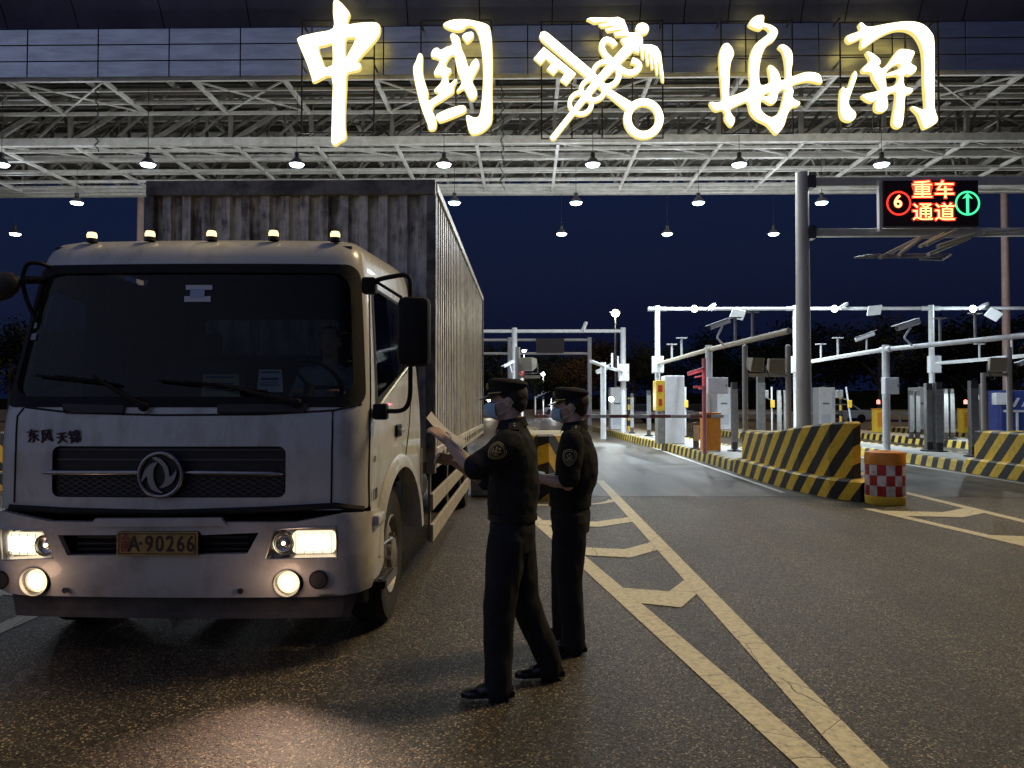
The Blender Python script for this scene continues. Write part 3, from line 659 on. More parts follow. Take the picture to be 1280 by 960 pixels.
for px, lab in ((628, 'dangling dark cable bundle in front of the truss between emblem and second character'), (121, 'dangling dark cable bundle in front of the truss at the left')):
    a = P(px, 96, 20.5); b = P(px, 238 if px > 500 else 190, 20.5); bm = BM(); rnd = random.Random(px); pts = []
    for i in range(26):
        u = i/25; pts.append(a.lerp(b, u)+Vector((.06*sin(i*2.1)+rnd.uniform(-.02, .02), .03*cos(i*2.1), 0)))
    tube(bm, pts, .014, 6); tube(bm, [p+Vector((.03*cos(i*1.7), .02, .05)) for i, p in enumerate(pts)], .010, 5)
    solo('cable_bundle', lab, 'cable', bm, M_dark, smooth=True)
# ================================================================ LED sign gantry on the big column
def text(name, s, size, m, parent, loc, rot=(pi/2, 0, 0), ext=.002, align='CENTER', sx=1, bold=0):
    c = bpy.data.curves.new(name, 'FONT'); c.body = s; c.size = size; c.extrude = ext; c.align_x = align; c.align_y = 'CENTER'; c.offset = bold; c.resolution_u = 4
    o = bpy.data.objects.new(name, c); COL.objects.link(o)
    dg = bpy.context.evaluated_depsgraph_get(); me = bpy.data.meshes.new_from_object(o.evaluated_get(dg)); bpy.data.objects.remove(o)
    me.materials.clear(); me.materials.append(m)
    n = bpy.data.objects.new(name, me); COL.objects.link(n); n.parent = parent
    n.location = Vector(loc)-(ORG[parent] if parent else Vector()); n.rotation_euler = rot; n.scale = (sx, 1, 1); ORG[n] = ORG[parent]
    return n
def post(bm, x, y, z0, z1, r, n=16): tube(bm, [(x, y, z0), (x, y, z1)], r, n)
def gantry_led():
    Y = 19.0; c = P(1004, 400, Y)
    t = thing('sign_gantry', 'thick grey steel column carrying two long arms for the lane display', 'gantry', (c.x, Y, 0))
    bm = BM(); tube(bm, [(c.x, Y, .2), (c.x, Y, P(1004, 216, Y).z)], [.185, .155], 28); lathe(bm, [(.27, .25), (.27, .28), (.19, .28)], (c.x, Y, 0)); part('column', bm, M_grey2, t, world=True, smooth=True)
    for py, w in ((228, .22), (291, .19)):
        z = P(1100, py, Y).z; bm = BM(); box(bm, (c.x+.30, Y-w/2, z-w/2), (c.x+9.5, Y+w/2, z+w/2), .02); part('arm', bm, M_grey2, t, world=True)
        bm = BM(); box(bm, (c.x+.12, Y-.16, z-.16), (c.x+.29, Y+.16, z+.16), .01)
        for dz in (-.12, .12): tube(bm, [(c.x+.2, Y-.2, z+dz), (c.x+.2, Y+.2, z+dz)], .018, 8)
        part('arm_bracket', bm, M_dgrey, t, world=True)
M_grey2 = mat('column_grey', (.52, .49, .44), .45, .1, bump=.05, bscale=30, var=.2, vscale=2.5, stretch=(1, 1, .3))
gantry_led()
def led_sign():
    Y = 18.7; a = P(1105, 283, Y); b = P(1223, 225, Y)
    t = thing('lane_display', 'black LED lane display with glowing red writing and green arrow', 'display', ((a.x+b.x)/2, Y, a.z))
    bm = BM(); box(bm, (a.x, Y, a.z), (b.x, Y+.18, b.z), .015); part('housing', bm, M_ledbg, t, world=True)
    bm = BM(); x = a.x+.001
    for s in (-.06,): box(bm, (a.x-.10, Y+.02, a.z-.10), (a.x-.015, Y+.16, b.z+.02), .008)
    part('side_bracket', bm, M_grey2, t, world=True)
    sc = Y/F
    Rd = emis('led_red', (1.0, .035, .02), 2.0); Yl = emis('led_yellow', (1.0, .72, .22), 2.6); Gr = emis('led_green', (.06, 1.0, .36), 1.6)
    def at(px, py, d=.012): q = P(px, py, Y-d); return q
    for ch, px, py in (('重', 1153, 238.5), ('车', 1180.5, 238.5), ('通', 1153.5, 266.5), ('道', 1181, 266.5)):
        text('character', ch, .46, Yl, t, at(px, py), sx=1.12, bold=.0)
        text('character_halo', ch, .47, Rd, t, at(px, py, .004), sx=1.12, bold=.022)
    text('digit', '6', .42, Yl, t, at(1122.5, 252.5), bold=.006)
    text('digit_halo', '6', .44, Rd, t, at(1122.5, 252.5, .004), bold=.015)
    for px, m in ((1123.5, Rd), (1209.5, Gr)):
        c = at(px, 254); bm = BM(); n = 40; R = 14.2*sc
        ring = []
        for rr in (R-.022, R+.022): ring.append([bm.verts.new((c.x+rr*cos(2*pi*i/n), c.y, c.z+rr*sin(2*pi*i/n))) for i in range(n)])
        for i in range(n): bm.faces.new((ring[0][i], ring[0][(i+1) % n], ring[1][(i+1) % n], ring[1][i]))
        part('ring', bm, m, t, world=True)
    c = at(1209.5, 254); bm = BM(); 
    sheetv = lambda pts: bm.faces.new([bm.verts.new((c.x+x*sc, c.y, c.z+z*sc)) for x, z in pts])
    sheetv([(-1.7, -13), (1.7, -13), (1.7, 7), (-1.7, 7)]); sheetv([(-6.5, 5.5), (-1.7, 7.01), (1.7, 7.01), (6.5, 5.5), (0, 13)])
    part('arrow', bm, Gr, t, world=True)
M_ledbg = mat('led_face', (.022, .006, .008), .5)
led_sign()
# the truck-height sensing frame that hangs from the arm: slanted bars in a tray
def antenna():
    Y = 17.6; t = thing('tubular_frame', 'slanted tubular frame hanging below the lane display arm', 'frame', tuple(P(1150, 320, Y)))
    bm = BM(); m = lambda px, py, dy=0: P(px, py, Y+dy)
    for a, b in (((1068, 322), (1185, 321)), ((1080, 320), (1100, 318)), ((1068, 322), (1082, 319.5)), ((1082, 319), (1190, 317.5)), ((1190, 318), (1178, 325)), ((1150, 324), (1178, 325))): tube(bm, [m(*a), m(*b, .3)], .022, 8)
    part('lower_frame', bm, M_grey, t, world=True)
    for a, b in (((1100, 322), (1150, 297)), ((1124, 318), (1150, 298)), ((1150, 308), (1180, 292)), ((1158, 306), (1195, 288)), ((1160, 318), (1212, 297)), ((1172, 308), (1218, 293))):
        bm = BM(); tube(bm, [m(*a), m(*b, .9)], .045, 8); part('slanted_bar', bm, M_cream, t, world=True)
    bm = BM()
    for a, b in (((1150, 297), (1280, 292)), ((1230, 291), (1280, 286))): tube(bm, [m(*a, .9), m(*b, 1.1)], .035, 8)
    part('support_bar', bm, M_grey2, t, world=True)
antenna()
# ================================================================ CCTV cameras, floodlights and other fittings (prototypes)
def cctv(c, yaw, tilt, label, s=1.0, arm=None, m=None):
    t = thing('security_camera', label, 'camera', c, 'security cameras on the gantries')
    R = Matrix.Rotation(yaw, 3, 'Z') @ Matrix.Rotation(tilt, 3, 'Y')
    m = m or M_white
    bm = BM(); box(bm, (-.24*s, -.055*s, -.05*s), (.24*s, .055*s, .05*s), .02*s); bmesh.ops.rotate(bm, cent=(0, 0, 0), matrix=R, verts=bm.verts); part('housing', bm, m, t, smooth=True)
    bm = BM(); box(bm, (-.31*s, -.07*s, .055*s), (.22*s, .07*s, .068*s), .004); bmesh.ops.rotate(bm, cent=(0, 0, 0), matrix=R, verts=bm.verts); part('sun_shield', bm, m, t)
    bm = BM(); lathe(bm, [(0, -.255*s), (.04*s, -.255*s), (.042*s, -.235*s)], (0, 0, 0), 'x', 14); bmesh.ops.rotate(bm, cent=(0, 0, 0), matrix=R, verts=bm.verts); part('lens', bm, M_dark, t, smooth=True)
    if arm:
        bm = BM(); tube(bm, bend([(.05*s, 0, -.05*s)]+[Vector(a)-Vector(c) for a in arm], .05), .022*s, 8); part('bracket', bm, m, t, smooth=True)
    return t
def floodlight(c, yaw, tilt, label, s=.30):
    t = thing('floodlight', label, 'floodlight', c, 'cream floodlights on the crossbars')
    R = Matrix.Rotation(yaw, 3, 'Z') @ Matrix.Rotation(tilt, 3, 'X')
    bm = BM(); 
    L = [(-.5, -.5), (.5, -.5), (.38, .42), (-.38, .42)]
    fr = [bm.verts.new((x*s*1.25, -.35*s, z*s*1.1)) for x, z in ((-.5, -.5), (.5, -.5), (.5, .5), (-.5, .5))]
    bk = [bm.verts.new((x*s*.9, .45*s, z*s*.8)) for x, z in ((-.5, -.4), (.5, -.4), (.5, .5), (-.5, .5))]
    for i in range(4): bm.faces.new((fr[i], fr[(i+1) % 4], bk[(i+1) % 4], bk[i]))
    bm.faces.new(bk); bm.faces.new(fr[::-1])
    for q in range(5): box(bm, (-.42*s+q*.2*s, .40*s, -.3*s), (-.38*s+q*.2*s, .55*s, .35*s))
    bmesh.ops.rotate(bm, cent=(0, 0, 0), matrix=R, verts=bm.verts); part('housing', bm, M_cream, t)
    bm = BM(); vs = [bm.verts.new((x*s*1.1, -.355*s, z*s*.95)) for x, z in ((-.5, -.5), (.5, -.5), (.5, .5), (-.5, .5))]; bm.faces.new(vs[::-1])
    bmesh.ops.rotate(bm, cent=(0, 0, 0), matrix=R, verts=bm.verts); part('glass', bm, mat('flood_glass', (.34, .31, .24), .25), t)
    bm = BM(); tube(bm, bend([(-.7*s, 0, 0), (-.7*s, 0, -.75*s), (.7*s, 0, -.75*s), (.7*s, 0, 0)], .05), .014, 8); part('yoke', bm, M_grey, t, smooth=True)
    bm = BM(); tube(bm, bend([(.1*s, .5*s, -.2*s), (.25*s, .6*s, -1.1*s), (-.3*s, .3*s, -1.25*s), (-.5*s, .1*s, -.8*s)], .08), .009, 6); part('cable', bm, M_dark, t, smooth=True)
    return t
def spotled(c, label, e=60, tgt=None, col=(.80, .93, 1.0), r=.075, es=60):
    t = thing('spot_lamp', label, 'lamp', c)
    bm = BM(); lathe(bm, [(0, .10), (.06, .09), (.08, 0), (.078, -.01)], (0, 0, 0), 'y', 16); part('housing', bm, M_grey, t, smooth=True)
    bm = BM(); ball(bm, (0, -.012, 0), (r, .03, r), 14); part('lens', bm, emis('spot_glow', (.85, .95, 1), es), t, smooth=True)
    l = light('POINT', (0, -.16, 0), e, col, shadow_soft_size=.08); l.parent = t
    return t
def panel_box(a, b, m, name, label, cat, bev=.012, extra=None):
    t = thing(name, label, cat, ((a[0]+b[0])/2, (a[1]+b[1])/2, min(a[2], b[2])))
    bm = BM(); box(bm, a, b, bev); part('casing', bm, m, t, world=True)
    bm = BM(); box(bm, (a[0]+.02, min(a[1], b[1])-.012, a[2]+.03), (b[0]-.02, min(a[1], b[1])-.001, b[2]-.03), .003); part('door', bm, m, t, world=True)
    bm = BM(); box(bm, (b[0]-.06, min(a[1], b[1])-.03, (a[2]+b[2])/2-.03), (b[0]-.04, min(a[1], b[1])-.012, (a[2]+b[2])/2+.03)); part('latch', bm, M_dark, t, world=True)
    return t
# --- high portal gantry across the lanes (top beam y=386)
Yg = 29.3
t = thing('portal_gantry', 'tall white steel portal gantry running right across the far lanes', 'gantry', (10.3, Yg, 0))
zt = P(900, 386, Yg).z; gx = [P(px, 480, Yg).x for px in (822, 995, 1165)]; gx.append(gx[-1]+5.25)
for x in gx:
    bm = BM(); post(bm, x, Yg, .23, zt+.12, .10); box(bm, (x-.2, Yg-.2, .232), (x+.2, Yg+.2, .26)); part('post', bm, M_steelW, t, world=True, smooth=True)
bm = BM(); tube(bm, [(gx[0], Yg, zt), (gx[-1]+2, Yg, zt)], .065, 14)
for x in gx: tube(bm, [(x-.35, Yg, zt), (x+.35, Yg, zt)], .085, 14)
part('beam', bm, M_steelW, t, world=True, smooth=True)
# arm beams running towards the camera above each island
zb = P(822, 455, Yg).z
def arm_gantry(k, x_far, x_mid, x_near, y_near, label):
    t = thing('arm_gantry', label, 'gantry', (x_mid, 21.2, 0), 'low gantries running along the islands')
    bm = BM(); tube(bm, [(x_far, Yg-.12, zb), (x_mid, 21.2, zb), (x_near, y_near, zb)], .062, 14); tube(bm, [(x_mid-.01, 21.45, zb), (x_mid+.02, 20.95, zb)], .085, 14); part('arm', bm, M_cream if k == 0 else M_steelW, t, world=True, smooth=True)
    bm = BM(); post(bm, x_mid, 21.2, .23, zb+.12, .095); box(bm, (x_mid-.2, 21.0, .232), (x_mid+.2, 21.4, .262)); part('post', bm, M_steelW, t, world=True, smooth=True)
    for f in ((.35, .42), (.55, .5)):
        y = 21.2+(Yg-21.2)*(1-f[0]); x = x_mid+(x_far-x_mid)*(1-f[0])
        bm = BM(); post(bm, x, y, zb+.05, zb+f[1]+.1, .035, 10); box(bm, (x-.17, y-.06, zb+f[1]+.1), (x+.17, y+.06, zb+f[1]+.135), .01); part('antenna', bm, M_steelW, t, world=True)
    for f in (.40, .62):
        y = 21.2+(y_near-21.2)*f; x = x_mid+(x_near-x_mid)*f
        bm = BM(); post(bm, x, y, zb+.05, zb+.62, .035, 10); box(bm, (x-.15, y-.06, zb+.62), (x+.15, y+.06, zb+.65), .01); part('antenna', bm, M_grey, t, world=True)
    return t
arm_gantry(0, gx[0], P(886, 437, 21.2).x, P(994, 414, 15.6).x-.12, 15.6, 'cream pipe gantry arm ending at the thick grey column')
arm_gantry(1, gx[1], P(1107, 437, 21.2).x, P(1280, 415, 16.5).x+.3, 16.2, 'white pipe gantry arm carrying two large cameras, right of the column')
arm_gantry(2, gx[2], P(1166, 455, 21.2).x+4.6, P(1166, 455, 21.2).x+5.5, 16.2, 'white pipe gantry arm leaving the frame at the right edge')
for i, x in enumerate(gx[:3]):
    panel_box((x-.24, Yg-.35, zb-.35), (x+.18, Yg-.12, zb+.28), M_white, 'junction_box', 'pale junction box high on the %s white gantry post' % ['left', 'middle', 'right'][i], 'box')
c = P(889, 482, 21.0); panel_box((c.x-.12, 20.85, c.z-.22), (c.x+.42, 21.08, c.z+.22), M_white, 'control_box', 'white control box on the post beside the red-lit camera pole', 'box')
c = P(1113, 482, 21.0); panel_box((c.x-.21, 20.85, c.z-.23), (c.x+.17, 21.08, c.z+.22), M_white, 'control_box', 'grey-white control box on the post right of the striped barrier', 'box')
# cameras
for px, py, D, yaw, tl, lab, s, arm in (
    (889, 384, 29.1, .5, -.55, 'small white camera on the high beam beside the left spot lamp', 1.0, [(889, 389)]),
    (1054, 383, 29.1, .4, -.5, 'small white camera on the high beam just right of the thick column', 1.0, [(1054, 387)]),
    (1229, 383, 29.1, .3, -.4, 'small white camera on the high beam near the right edge', 1.1, [(1228, 387)]),
    (900, 405, 19.6, .15, -.35, 'large white camera on a crooked bracket above the cream arm', 1.15, [(896, 422), (905, 432)]),
    (1081, 421, 22.5, pi-.3, .35, 'white camera pointing left-down beside the right control box', 1.15, [(1083, 437)]),
    (1135, 406, 20.0, .15, -.30, 'largest white camera on a crooked bracket right of the control box', 1.35, [(1130, 422), (1140, 432)]),
    (731, 408, 34, .8, -1.0, 'tiny camera on top of the centre portal', 1.0, [(731, 412)]),
    (754, 462, 29, pi-.4, .4, 'white camera on the low arm beyond the officers', 1.2, [(757, 470)]),
    (636, 455, 30, .3, -.5, 'white camera above the head of the front officer', 1.0, [(640, 466)]),
    (1283, 452, 20, .2, -.3, 'white camera half cut off by the right edge', 1.0, [(1283, 458)])):
    c = P(px, py, D); cctv(tuple(c), yaw, tl, lab, s, [tuple(P(a, b, D)) for a, b in arm])
for px, py, lab in ((868, 386, 'bright white spot lamp on the high beam left of the column'), (1043, 386, 'bright white spot lamp on the high beam right of the column'), (1216, 386, 'bright white spot lamp on the high beam near right edge')):
    c = P(px, py, 29.0); spotled(tuple(c), lab, 120, r=.13)
for px, py, D, lab, e in ((764, 499, 31, 'bright white lamp low beside the kiosk beyond the boom', 130), (1000, 497, 27, 'bright white lamp low behind the thick column', 110), (1226, 497, 27, 'bright white lamp low beside the blue booth', 130)):
    c = P(px, py, D); spotled(tuple(c), lab, e, r=.11)
# flat panel lights on high beam
for px, py, lab, rz in ((922, 393, 'square white antenna panel on the high beam left of the column', .2), (1093, 388, 'square white antenna panel on the high beam right of the column', -.1), (1242, 393, 'tilted grey antenna panel on the high beam near right edge', .5)):
    c = P(px, py, 29.0); t = thing('panel_antenna', lab, 'antenna', tuple(c), 'antenna panels on the high beam')
    bm = BM(); box(bm, (-.26, -.03, -.20), (.26, .03, .20), .02); bmesh.ops.rotate(bm, cent=(0, 0, 0), matrix=Matrix.Rotation(rz, 3, 'Y') @ Matrix.Rotation(.6, 3, 'X'), verts=bm.verts); part('plate', bm, M_white, t)
    bm = BM(); tube(bm, [(0, .05, 0), (0, .2, .1)], .03, 8); part('mount', bm, M_grey, t)
# post pair with crossbar and floodlights
def flood_frame(x0, x1, Y, z0, zt, zc, label):
    t = thing('lamp_frame', label, 'frame', ((x0+x1)/2, Y, 0))
    for x in (x0, x1):
        if x is None: continue
        bm = BM(); post(bm, x, Y, z0, zt, .062); ball(bm, (x, Y, zt), .066, 12); box(bm, (x-.13, Y-.13, z0), (x+.13, Y+.13, z0+.03)); part('post', bm, M_grey2, t, world=True, smooth=True)
    bm = BM(); box(bm, (x0, Y-.04, zc-.04), (x1, Y+.04, zc+.04)); part('crossbar', bm, M_grey2, t, world=True)
a, b = P(931, 434, 17.9), P(985, 434, 17.9)
flood_frame(a.x, b.x, 17.9, .24, a.z, P(950, 469, 17.9).z, 'pair of grey posts joined by a crossbar behind the large barrier')
c = P(943, 455, 17.8); floodlight(tuple(c), .5, .25, 'left of two cream floodlights on the crossbar near the column')
c = P(969, 456, 17.8); floodlight(tuple(c), .1, .25, 'right of two cream floodlights on the crossbar near the column')
a, b = P(1229, 466, 17.9), P(1261, 434, 17.9)
t = thing('lamp_frame', 'grey posts with a crossbar behind the barrier at the right edge', 'frame', (b.x, 17.9, 0))
bm = BM(); post(bm, b.x, 17.9, .24, b.z, .062); post(bm, a.x, 17.9, .24, a.z, .055); part('post', bm, M_grey2, t, world=True, smooth=True)
zc = P(1245, 468, 17.9).z; bm = BM(); box(bm, (a.x, 17.86, zc-.04), (b.x, 17.94, zc+.04)); part('crossbar', bm, M_grey2, t, world=True)
c = P(1246, 455, 17.8); floodlight(tuple(c), -.15, .2, 'single cream floodlight on the crossbar at the right edge')
a, b = P(647, 434, 21), P(672, 470, 21)
t = thing('lamp_frame', 'dark post with a short crossbar above the officers', 'frame', (a.x, 21, 0))
bm = BM(); post(bm, a.x, 21, .24, a.z, .07); part('post', bm, M_grey2, t, world=True, smooth=True)
bm = BM(); box(bm, (a.x, 20.96, b.z-.06), (a.x+.62, 21.04, b.z+.02)); part('crossbar', bm, M_cream, t, world=True)
c = P(661, 455, 20.9); floodlight(tuple(c), -.7, .1, 'cream floodlight on the dark post above the officers', .34)
# red-lit camera pole; pole and camera colours carry the red light
c = P(880, 448, 20.2); t = thing('camera_pole', 'slim red-lit pole beside the orange boom housing', 'pole', (c.x, 20.2, 0))
bm = BM(); post(bm, c.x, 20.2, .24, c.z, .055); part('post', bm, M_pink, t, world=True, smooth=True)
bm = BM(); tube(bm, [(c.x, 20.2, c.z-.45), (c.x-.25, 20.2, c.z-.5)], .02, 8); tube(bm, [(c.x, 20.2, c.z-.8), (c.x-.15, 20.2, c.z-.8)], .02, 8); part('bracket', bm, M_pink, t, world=True)
c2 = P(869, 465, 20.1); cctv(tuple(c2), pi, .3, 'upper camera on the slim red-lit pole', .85, m=mat('red_glow_cam', (.70, .35, .36), .4))
c2 = P(873, 484, 20.1); cctv(tuple(c2), pi, 0, 'lower boxy red-lit camera on the slim red-lit pole', .55, m=M_pink)
l = light('POINT', tuple(P(872, 474, 19.9)), 2.5, (1, .12, .2), shadow_soft_size=.05)
# kiosks
def kiosk(c, w, d, h, label, front=False):
    x, y, z = c; t = thing('toll_kiosk', label, 'kiosk', c, 'white toll kiosks on the islands')
    bm = BM(); box(bm, (-w/2, -d/2, .0), (w/2, d/2, h), .03); part('cabinet', bm, M_white, t)
    if front:
        bm = BM(); box(bm, (-w/2-.28, -d/2+.05, h*.48), (-w/2-.005, d/2-.1, h*.93), .02); part('pay_unit', bm, M_yellow, t)
        bm = BM(); box(bm, (-w/2-.22, -d/2+.04, h*.76), (-w/2-.08, -d/2+.052, h*.86)); box(bm, (-w/2-.20, -d/2+.04, h*.56), (-w/2-.10, -d/2+.052, h*.66)); part('screen', bm, M_red, t)
        bm = BM(); box(bm, (-w/2-.22, -d/2+.1, .0), (-w/2-.03, d/2-.12, h*.475)); part('leg', bm, M_grey, t)
    else:
        bm = BM(); box(bm, (-w/2+.12*w, -d/2-.012, h*.12), (w/2-.3*w, -d/2-.001, h*.36), .004); part('service_hatch', bm, mat('hatch', (.55, .6, .68), .3), t)
        bm = BM(); box(bm, (w/2-.2*w, -d/2-.012, h*.5), (w/2-.05*w, -d/2-.001, h*.9), .004); part('reader', bm, mat('hatch', (.55, .6, .68), .3), t)
        bm = BM(); tube(bm, [(0, 0, h), (0, 0, h+.05)], .1, 12); part('cap', bm, M_grey, t)
        bm = BM(); box(bm, (-w*.28, -d/2-.010, h*.60), (w*.12, -d/2-.001, h*.635)); part('label_strip', bm, mat('label_ink', (.10, .14, .2), .5), t)
    return t
c = P(841, 553, 25.2); kiosk((c.x, 25.2, .24), .62, .8, 2.2, 'tall plain white kiosk with a yellow payment unit on its left side', True)
for px, lab in ((772, 'white kiosk beyond the boom, just right of the officers'), (904, 'white kiosk between the red-lit pole and lamp posts'), (1030, 'white kiosk seen just right of the thick column'), (1151, 'white kiosk behind the paired dark bollards')):
    c = P(px, 540, 38); kiosk((c.x, 38, .24), .78, .9, 2.05, lab)
# boom gates
def boom(c, x_end, label, lab2, col=M_orange, z=1.2, s=1):
    x, y = c; t = thing('boom_gate', label, 'boom gate', (x, y, .24), 'orange boom gates')
    bm = BM(); box(bm, (-.24*s, -.2*s, 0), (.24*s, .2*s, 1.02*s), .02); part('housing', bm, col, t)
    bm = BM(); box(bm, (-.26*s, -.22*s, 1.021*s), (.26*s, .22*s, 1.06*s), .015); part('lid', bm, M_orange, t)
    bm = BM(); box(bm, (-.16*s, -.212*s, .25*s), (.16*s, -.2005*s, .9*s), .003); part('door', bm, M_orange, t)
    if x_end is not None:
        bm = BM(); box(bm, (x_end-x, -.30, z-.24-.045), (.3, -.255, z-.24+.045), .008); part('boom_arm', bm, boom_m, t)
    return t
def banded(name, period, c1, c2):
    return stripes(name, period, 1, 0, 0, c1, c2, .3)
boom_m = banded('boom_paint', 1.1, (.35, .33, .32), (.16, .05, .04))
c = P(888, 563, 21.3); boom((c.x, 21.3), .2, 'orange boom gate housing with its long arm lowered across the lane', '')
for px, py, lab in ((1099, 533, 'orange boom gate housing beyond the control box post'), (1207, 533, 'orange boom gate housing left of the blue booth')):
    c = P(px, py, 34); boom((c.x, 34), None, lab, '', M_yellow)
    c = P(px-.5, 504, 34); 
c = P(1098, 505, 34); t = thing('warning_lamp', 'small red warning lamp on the orange housing beyond the box post', 'lamp', tuple(c)); bm = BM(); lathe(bm, [(0, 0), (.07, .0), (.07, .16), (0, .2)], (0, 0, 0), n=12); part('lens', bm, emis('warn', (1, .25, .2), 3), t)
c = P(1207, 505, 34); t = thing('warning_lamp', 'small red warning lamp on the orange housing left of the booth', 'lamp', tuple(c)); bm = BM(); lathe(bm, [(0, 0), (.07, .0), (.07, .16), (0, .2)], (0, 0, 0), n=12); part('lens', bm, emis('warn', (1, .25, .2), 3), t)
# bollards / light-curtain posts
def bollard(px, top, base, D, w, label, m=None):
    a = P(px, base, D); b = P(px, top, D); z0 = .24
    t = thing('sensor_post', label, 'post', (a.x, D, z0), 'dark square sensor posts')
    h = b.z-z0
    bm = BM(); box(bm, (-w/2, -w/2, .03), (w/2, w/2, h), .01); part('shaft', bm, m or M_dgrey, t)
    bm = BM(); lathe(bm, [(w*1.3, .002), (w*1.3, .025), (w*.6, .06)], (0, 0, 0), n=16); part('foot', bm, M_dark, t)
    bm = BM(); box(bm, (-w/2-.01, -w/2-.006, .25), (w/2+.01, -w/2-.001, h*.9)); part('sensor_strip', bm, M_grey, t)
bollard(918, 478, 563, 21.3, .15, 'dark sensor post left of the lamp frame')
bollard(951, 470, 545, 25, .22, 'wide dark sensor post between the lamp frame posts')
bollard(870, 528, 560, 22, .14, 'short dark post under the boom arm')
bollard(811, 488, 545, 30.5, .14, 'dark sensor post left of the plain white kiosk')
bollard(790, 492, 541, 33, .12, 'slim sensor post beyond the boom arm')
bollard(1161, 479, 563, 21.4, .17, 'left one of the two tall dark posts right of the box post', )
bollard(1173, 478, 563, 21.2, .18, 'right one of the two tall dark posts right of the box post')
bollard(1139, 488, 545, 28.5, .13, 'grey sensor post beside the far kiosk, left one')
bollard(1147, 489, 545, 28.5, .13, 'grey sensor post beside the far kiosk, right one')
bollard(1182, 486, 547, 28, .13, 'grey sensor post behind the tall dark pair, left one')
bollard(1190, 486, 547, 28, .13, 'grey sensor post behind the tall dark pair, right one')
bollard(1217, 476, 571, 19.3, .17, 'thick dark post just left of the right-edge barrier')
bollard(1230, 480, 571, 19.3, .14, 'thin dark post just left of the right-edge barrier')
bollard(974, 488, 540, 28, .12, 'slim grey sensor post left of the column, left one', M_grey)
bollard(982, 488, 540, 28, .12, 'slim grey sensor post left of the column, right one', M_grey)
# small yellow-black marker poles & card readers
for px, py0, py1, D, lab in ((822, 478, 548, 26.5, 'yellow and black banded pole against the left gantry post'), (1051, 487, 535, 34, 'yellow and black banded pole right of the column'), (786, 497, 540, 36, 'yellow and black banded pole near the kiosk beyond the boom')):
    a = P(px, py1, D); b = P(px, py0, D); bm = BM(); post(bm, a.x, D, .24, b.z, .06, 12)
    solo('marker_pole', lab, 'pole', bm, stripes('band_pole_'+lab[-6:], .5, 0, 0, 1, (.7, .45, .05), (.02, .02, .02), .3), smooth=True)
for px, D, lab in ((857, 31, 'card reader on a thin post right of the plain kiosk'), (965, 31, 'card reader on a thin post behind the lamp frame'), (1066, 31, 'card reader on a leaning thin post right of the column')):
    a = P(px, 535, D); t = thing('card_reader', lab, 'reader', (a.x, D, .24), 'card readers on thin posts')
    lean = .25 if px == 1066 else 0
    bm = BM(); tube(bm, [(0, 0, 0), (-lean, 0, 1.95)], .035, 10); part('post', bm, M_steelW, t)
    bm = BM(); box(bm, (-.07-lean*.6, -.1, 1.12), (.09-lean*.6, -.04, 1.42), .01); part('keypad', bm, M_yellow, t)
    bm = BM(); box(bm, (-.42-lean, -.08, 1.5), (-.14-lean, .08, 1.82), .03); tube(bm, [(-.2-lean, 0, 1.5), (-lean*.8, 0, 1.42)], .018, 8); part('screen', bm, M_grey, t)
# ================================================================ centre portals, beyond officers
def portal(px0, px1, Y, pys, label, led=False):
    a, b = P(px0, 480, Y), P(px1, 480, Y); t = thing('portal_gantry', label, 'gantry', ((a.x+b.x)/2, Y, 0))
    for x in (a.x, b.x):
        bm = BM(); post(bm, x, Y, .2, P(px0, pys[0], Y).z+.15, .12); part('post', bm, M_steelW, t, world=True, smooth=True)
    for py in pys:
        z = P(px0, py, Y).z; bm = BM(); tube(bm, [(a.x-6.5, Y, z), (b.x, Y, z)], .075, 12); part('beam', bm, M_steelW, t, world=True, smooth=True)
    return t
portal(643, 779, 34, (414,), 'white portal gantry over the lane beyond the officers')
portal(637, 737, 46, (425, 442), 'smaller double-beam portal farther down the lane')
a, b = P(670, 441, 45.8), P(705, 423, 45.8); t = thing('lane_display', 'unlit dark display on the smaller far portal', 'display', (a.x, 45.8, a.z))
bm = BM(); box(bm, (a.x, 45.6, a.z), (b.x, 45.8, b.z), .02); part('housing', bm, M_dark, t, world=True)
bm = BM(); box(bm, (a.x+.1, 45.58, a.z+.08), (b.x-.1, 45.599, b.z-.08)); part('screen', bm, M_ledbg, t, world=True)
arm_t = thing('arm_gantry', 'low white arm gantry beyond the officers reaching the right post', 'gantry', (3.6, 27, 0))
bm = BM(); q = [P(779, 465, 34), P(754, 470, 28), P(739, 478, 25)]; tube(bm, [(v.x, v.y, P(779, 465, 34).z) for v in q], .06, 12); post(bm, q[1].x, 28, .24, P(779, 465, 34).z+.12, .1); part('arm', bm, M_steelW, arm_t, world=True, smooth=True)
for v, f in ((q[0], .3), (q[0], .6)):
    x = q[0].x+(q[1].x-q[0].x)*f; y = 34-6*f; z = P(779, 465, 34).z; bm = BM(); post(bm, x, y, z, z+.6, .04, 8); part('antenna', bm, M_steelW, arm_t, world=True)
c = P(780, 465, 33.7); panel_box((c.x-.25, 33.5, c.z-.4), (c.x+.2, 33.85, c.z+.35), M_white, 'junction_box', 'pale junction box on the post of the portal beyond the officers', 'box')
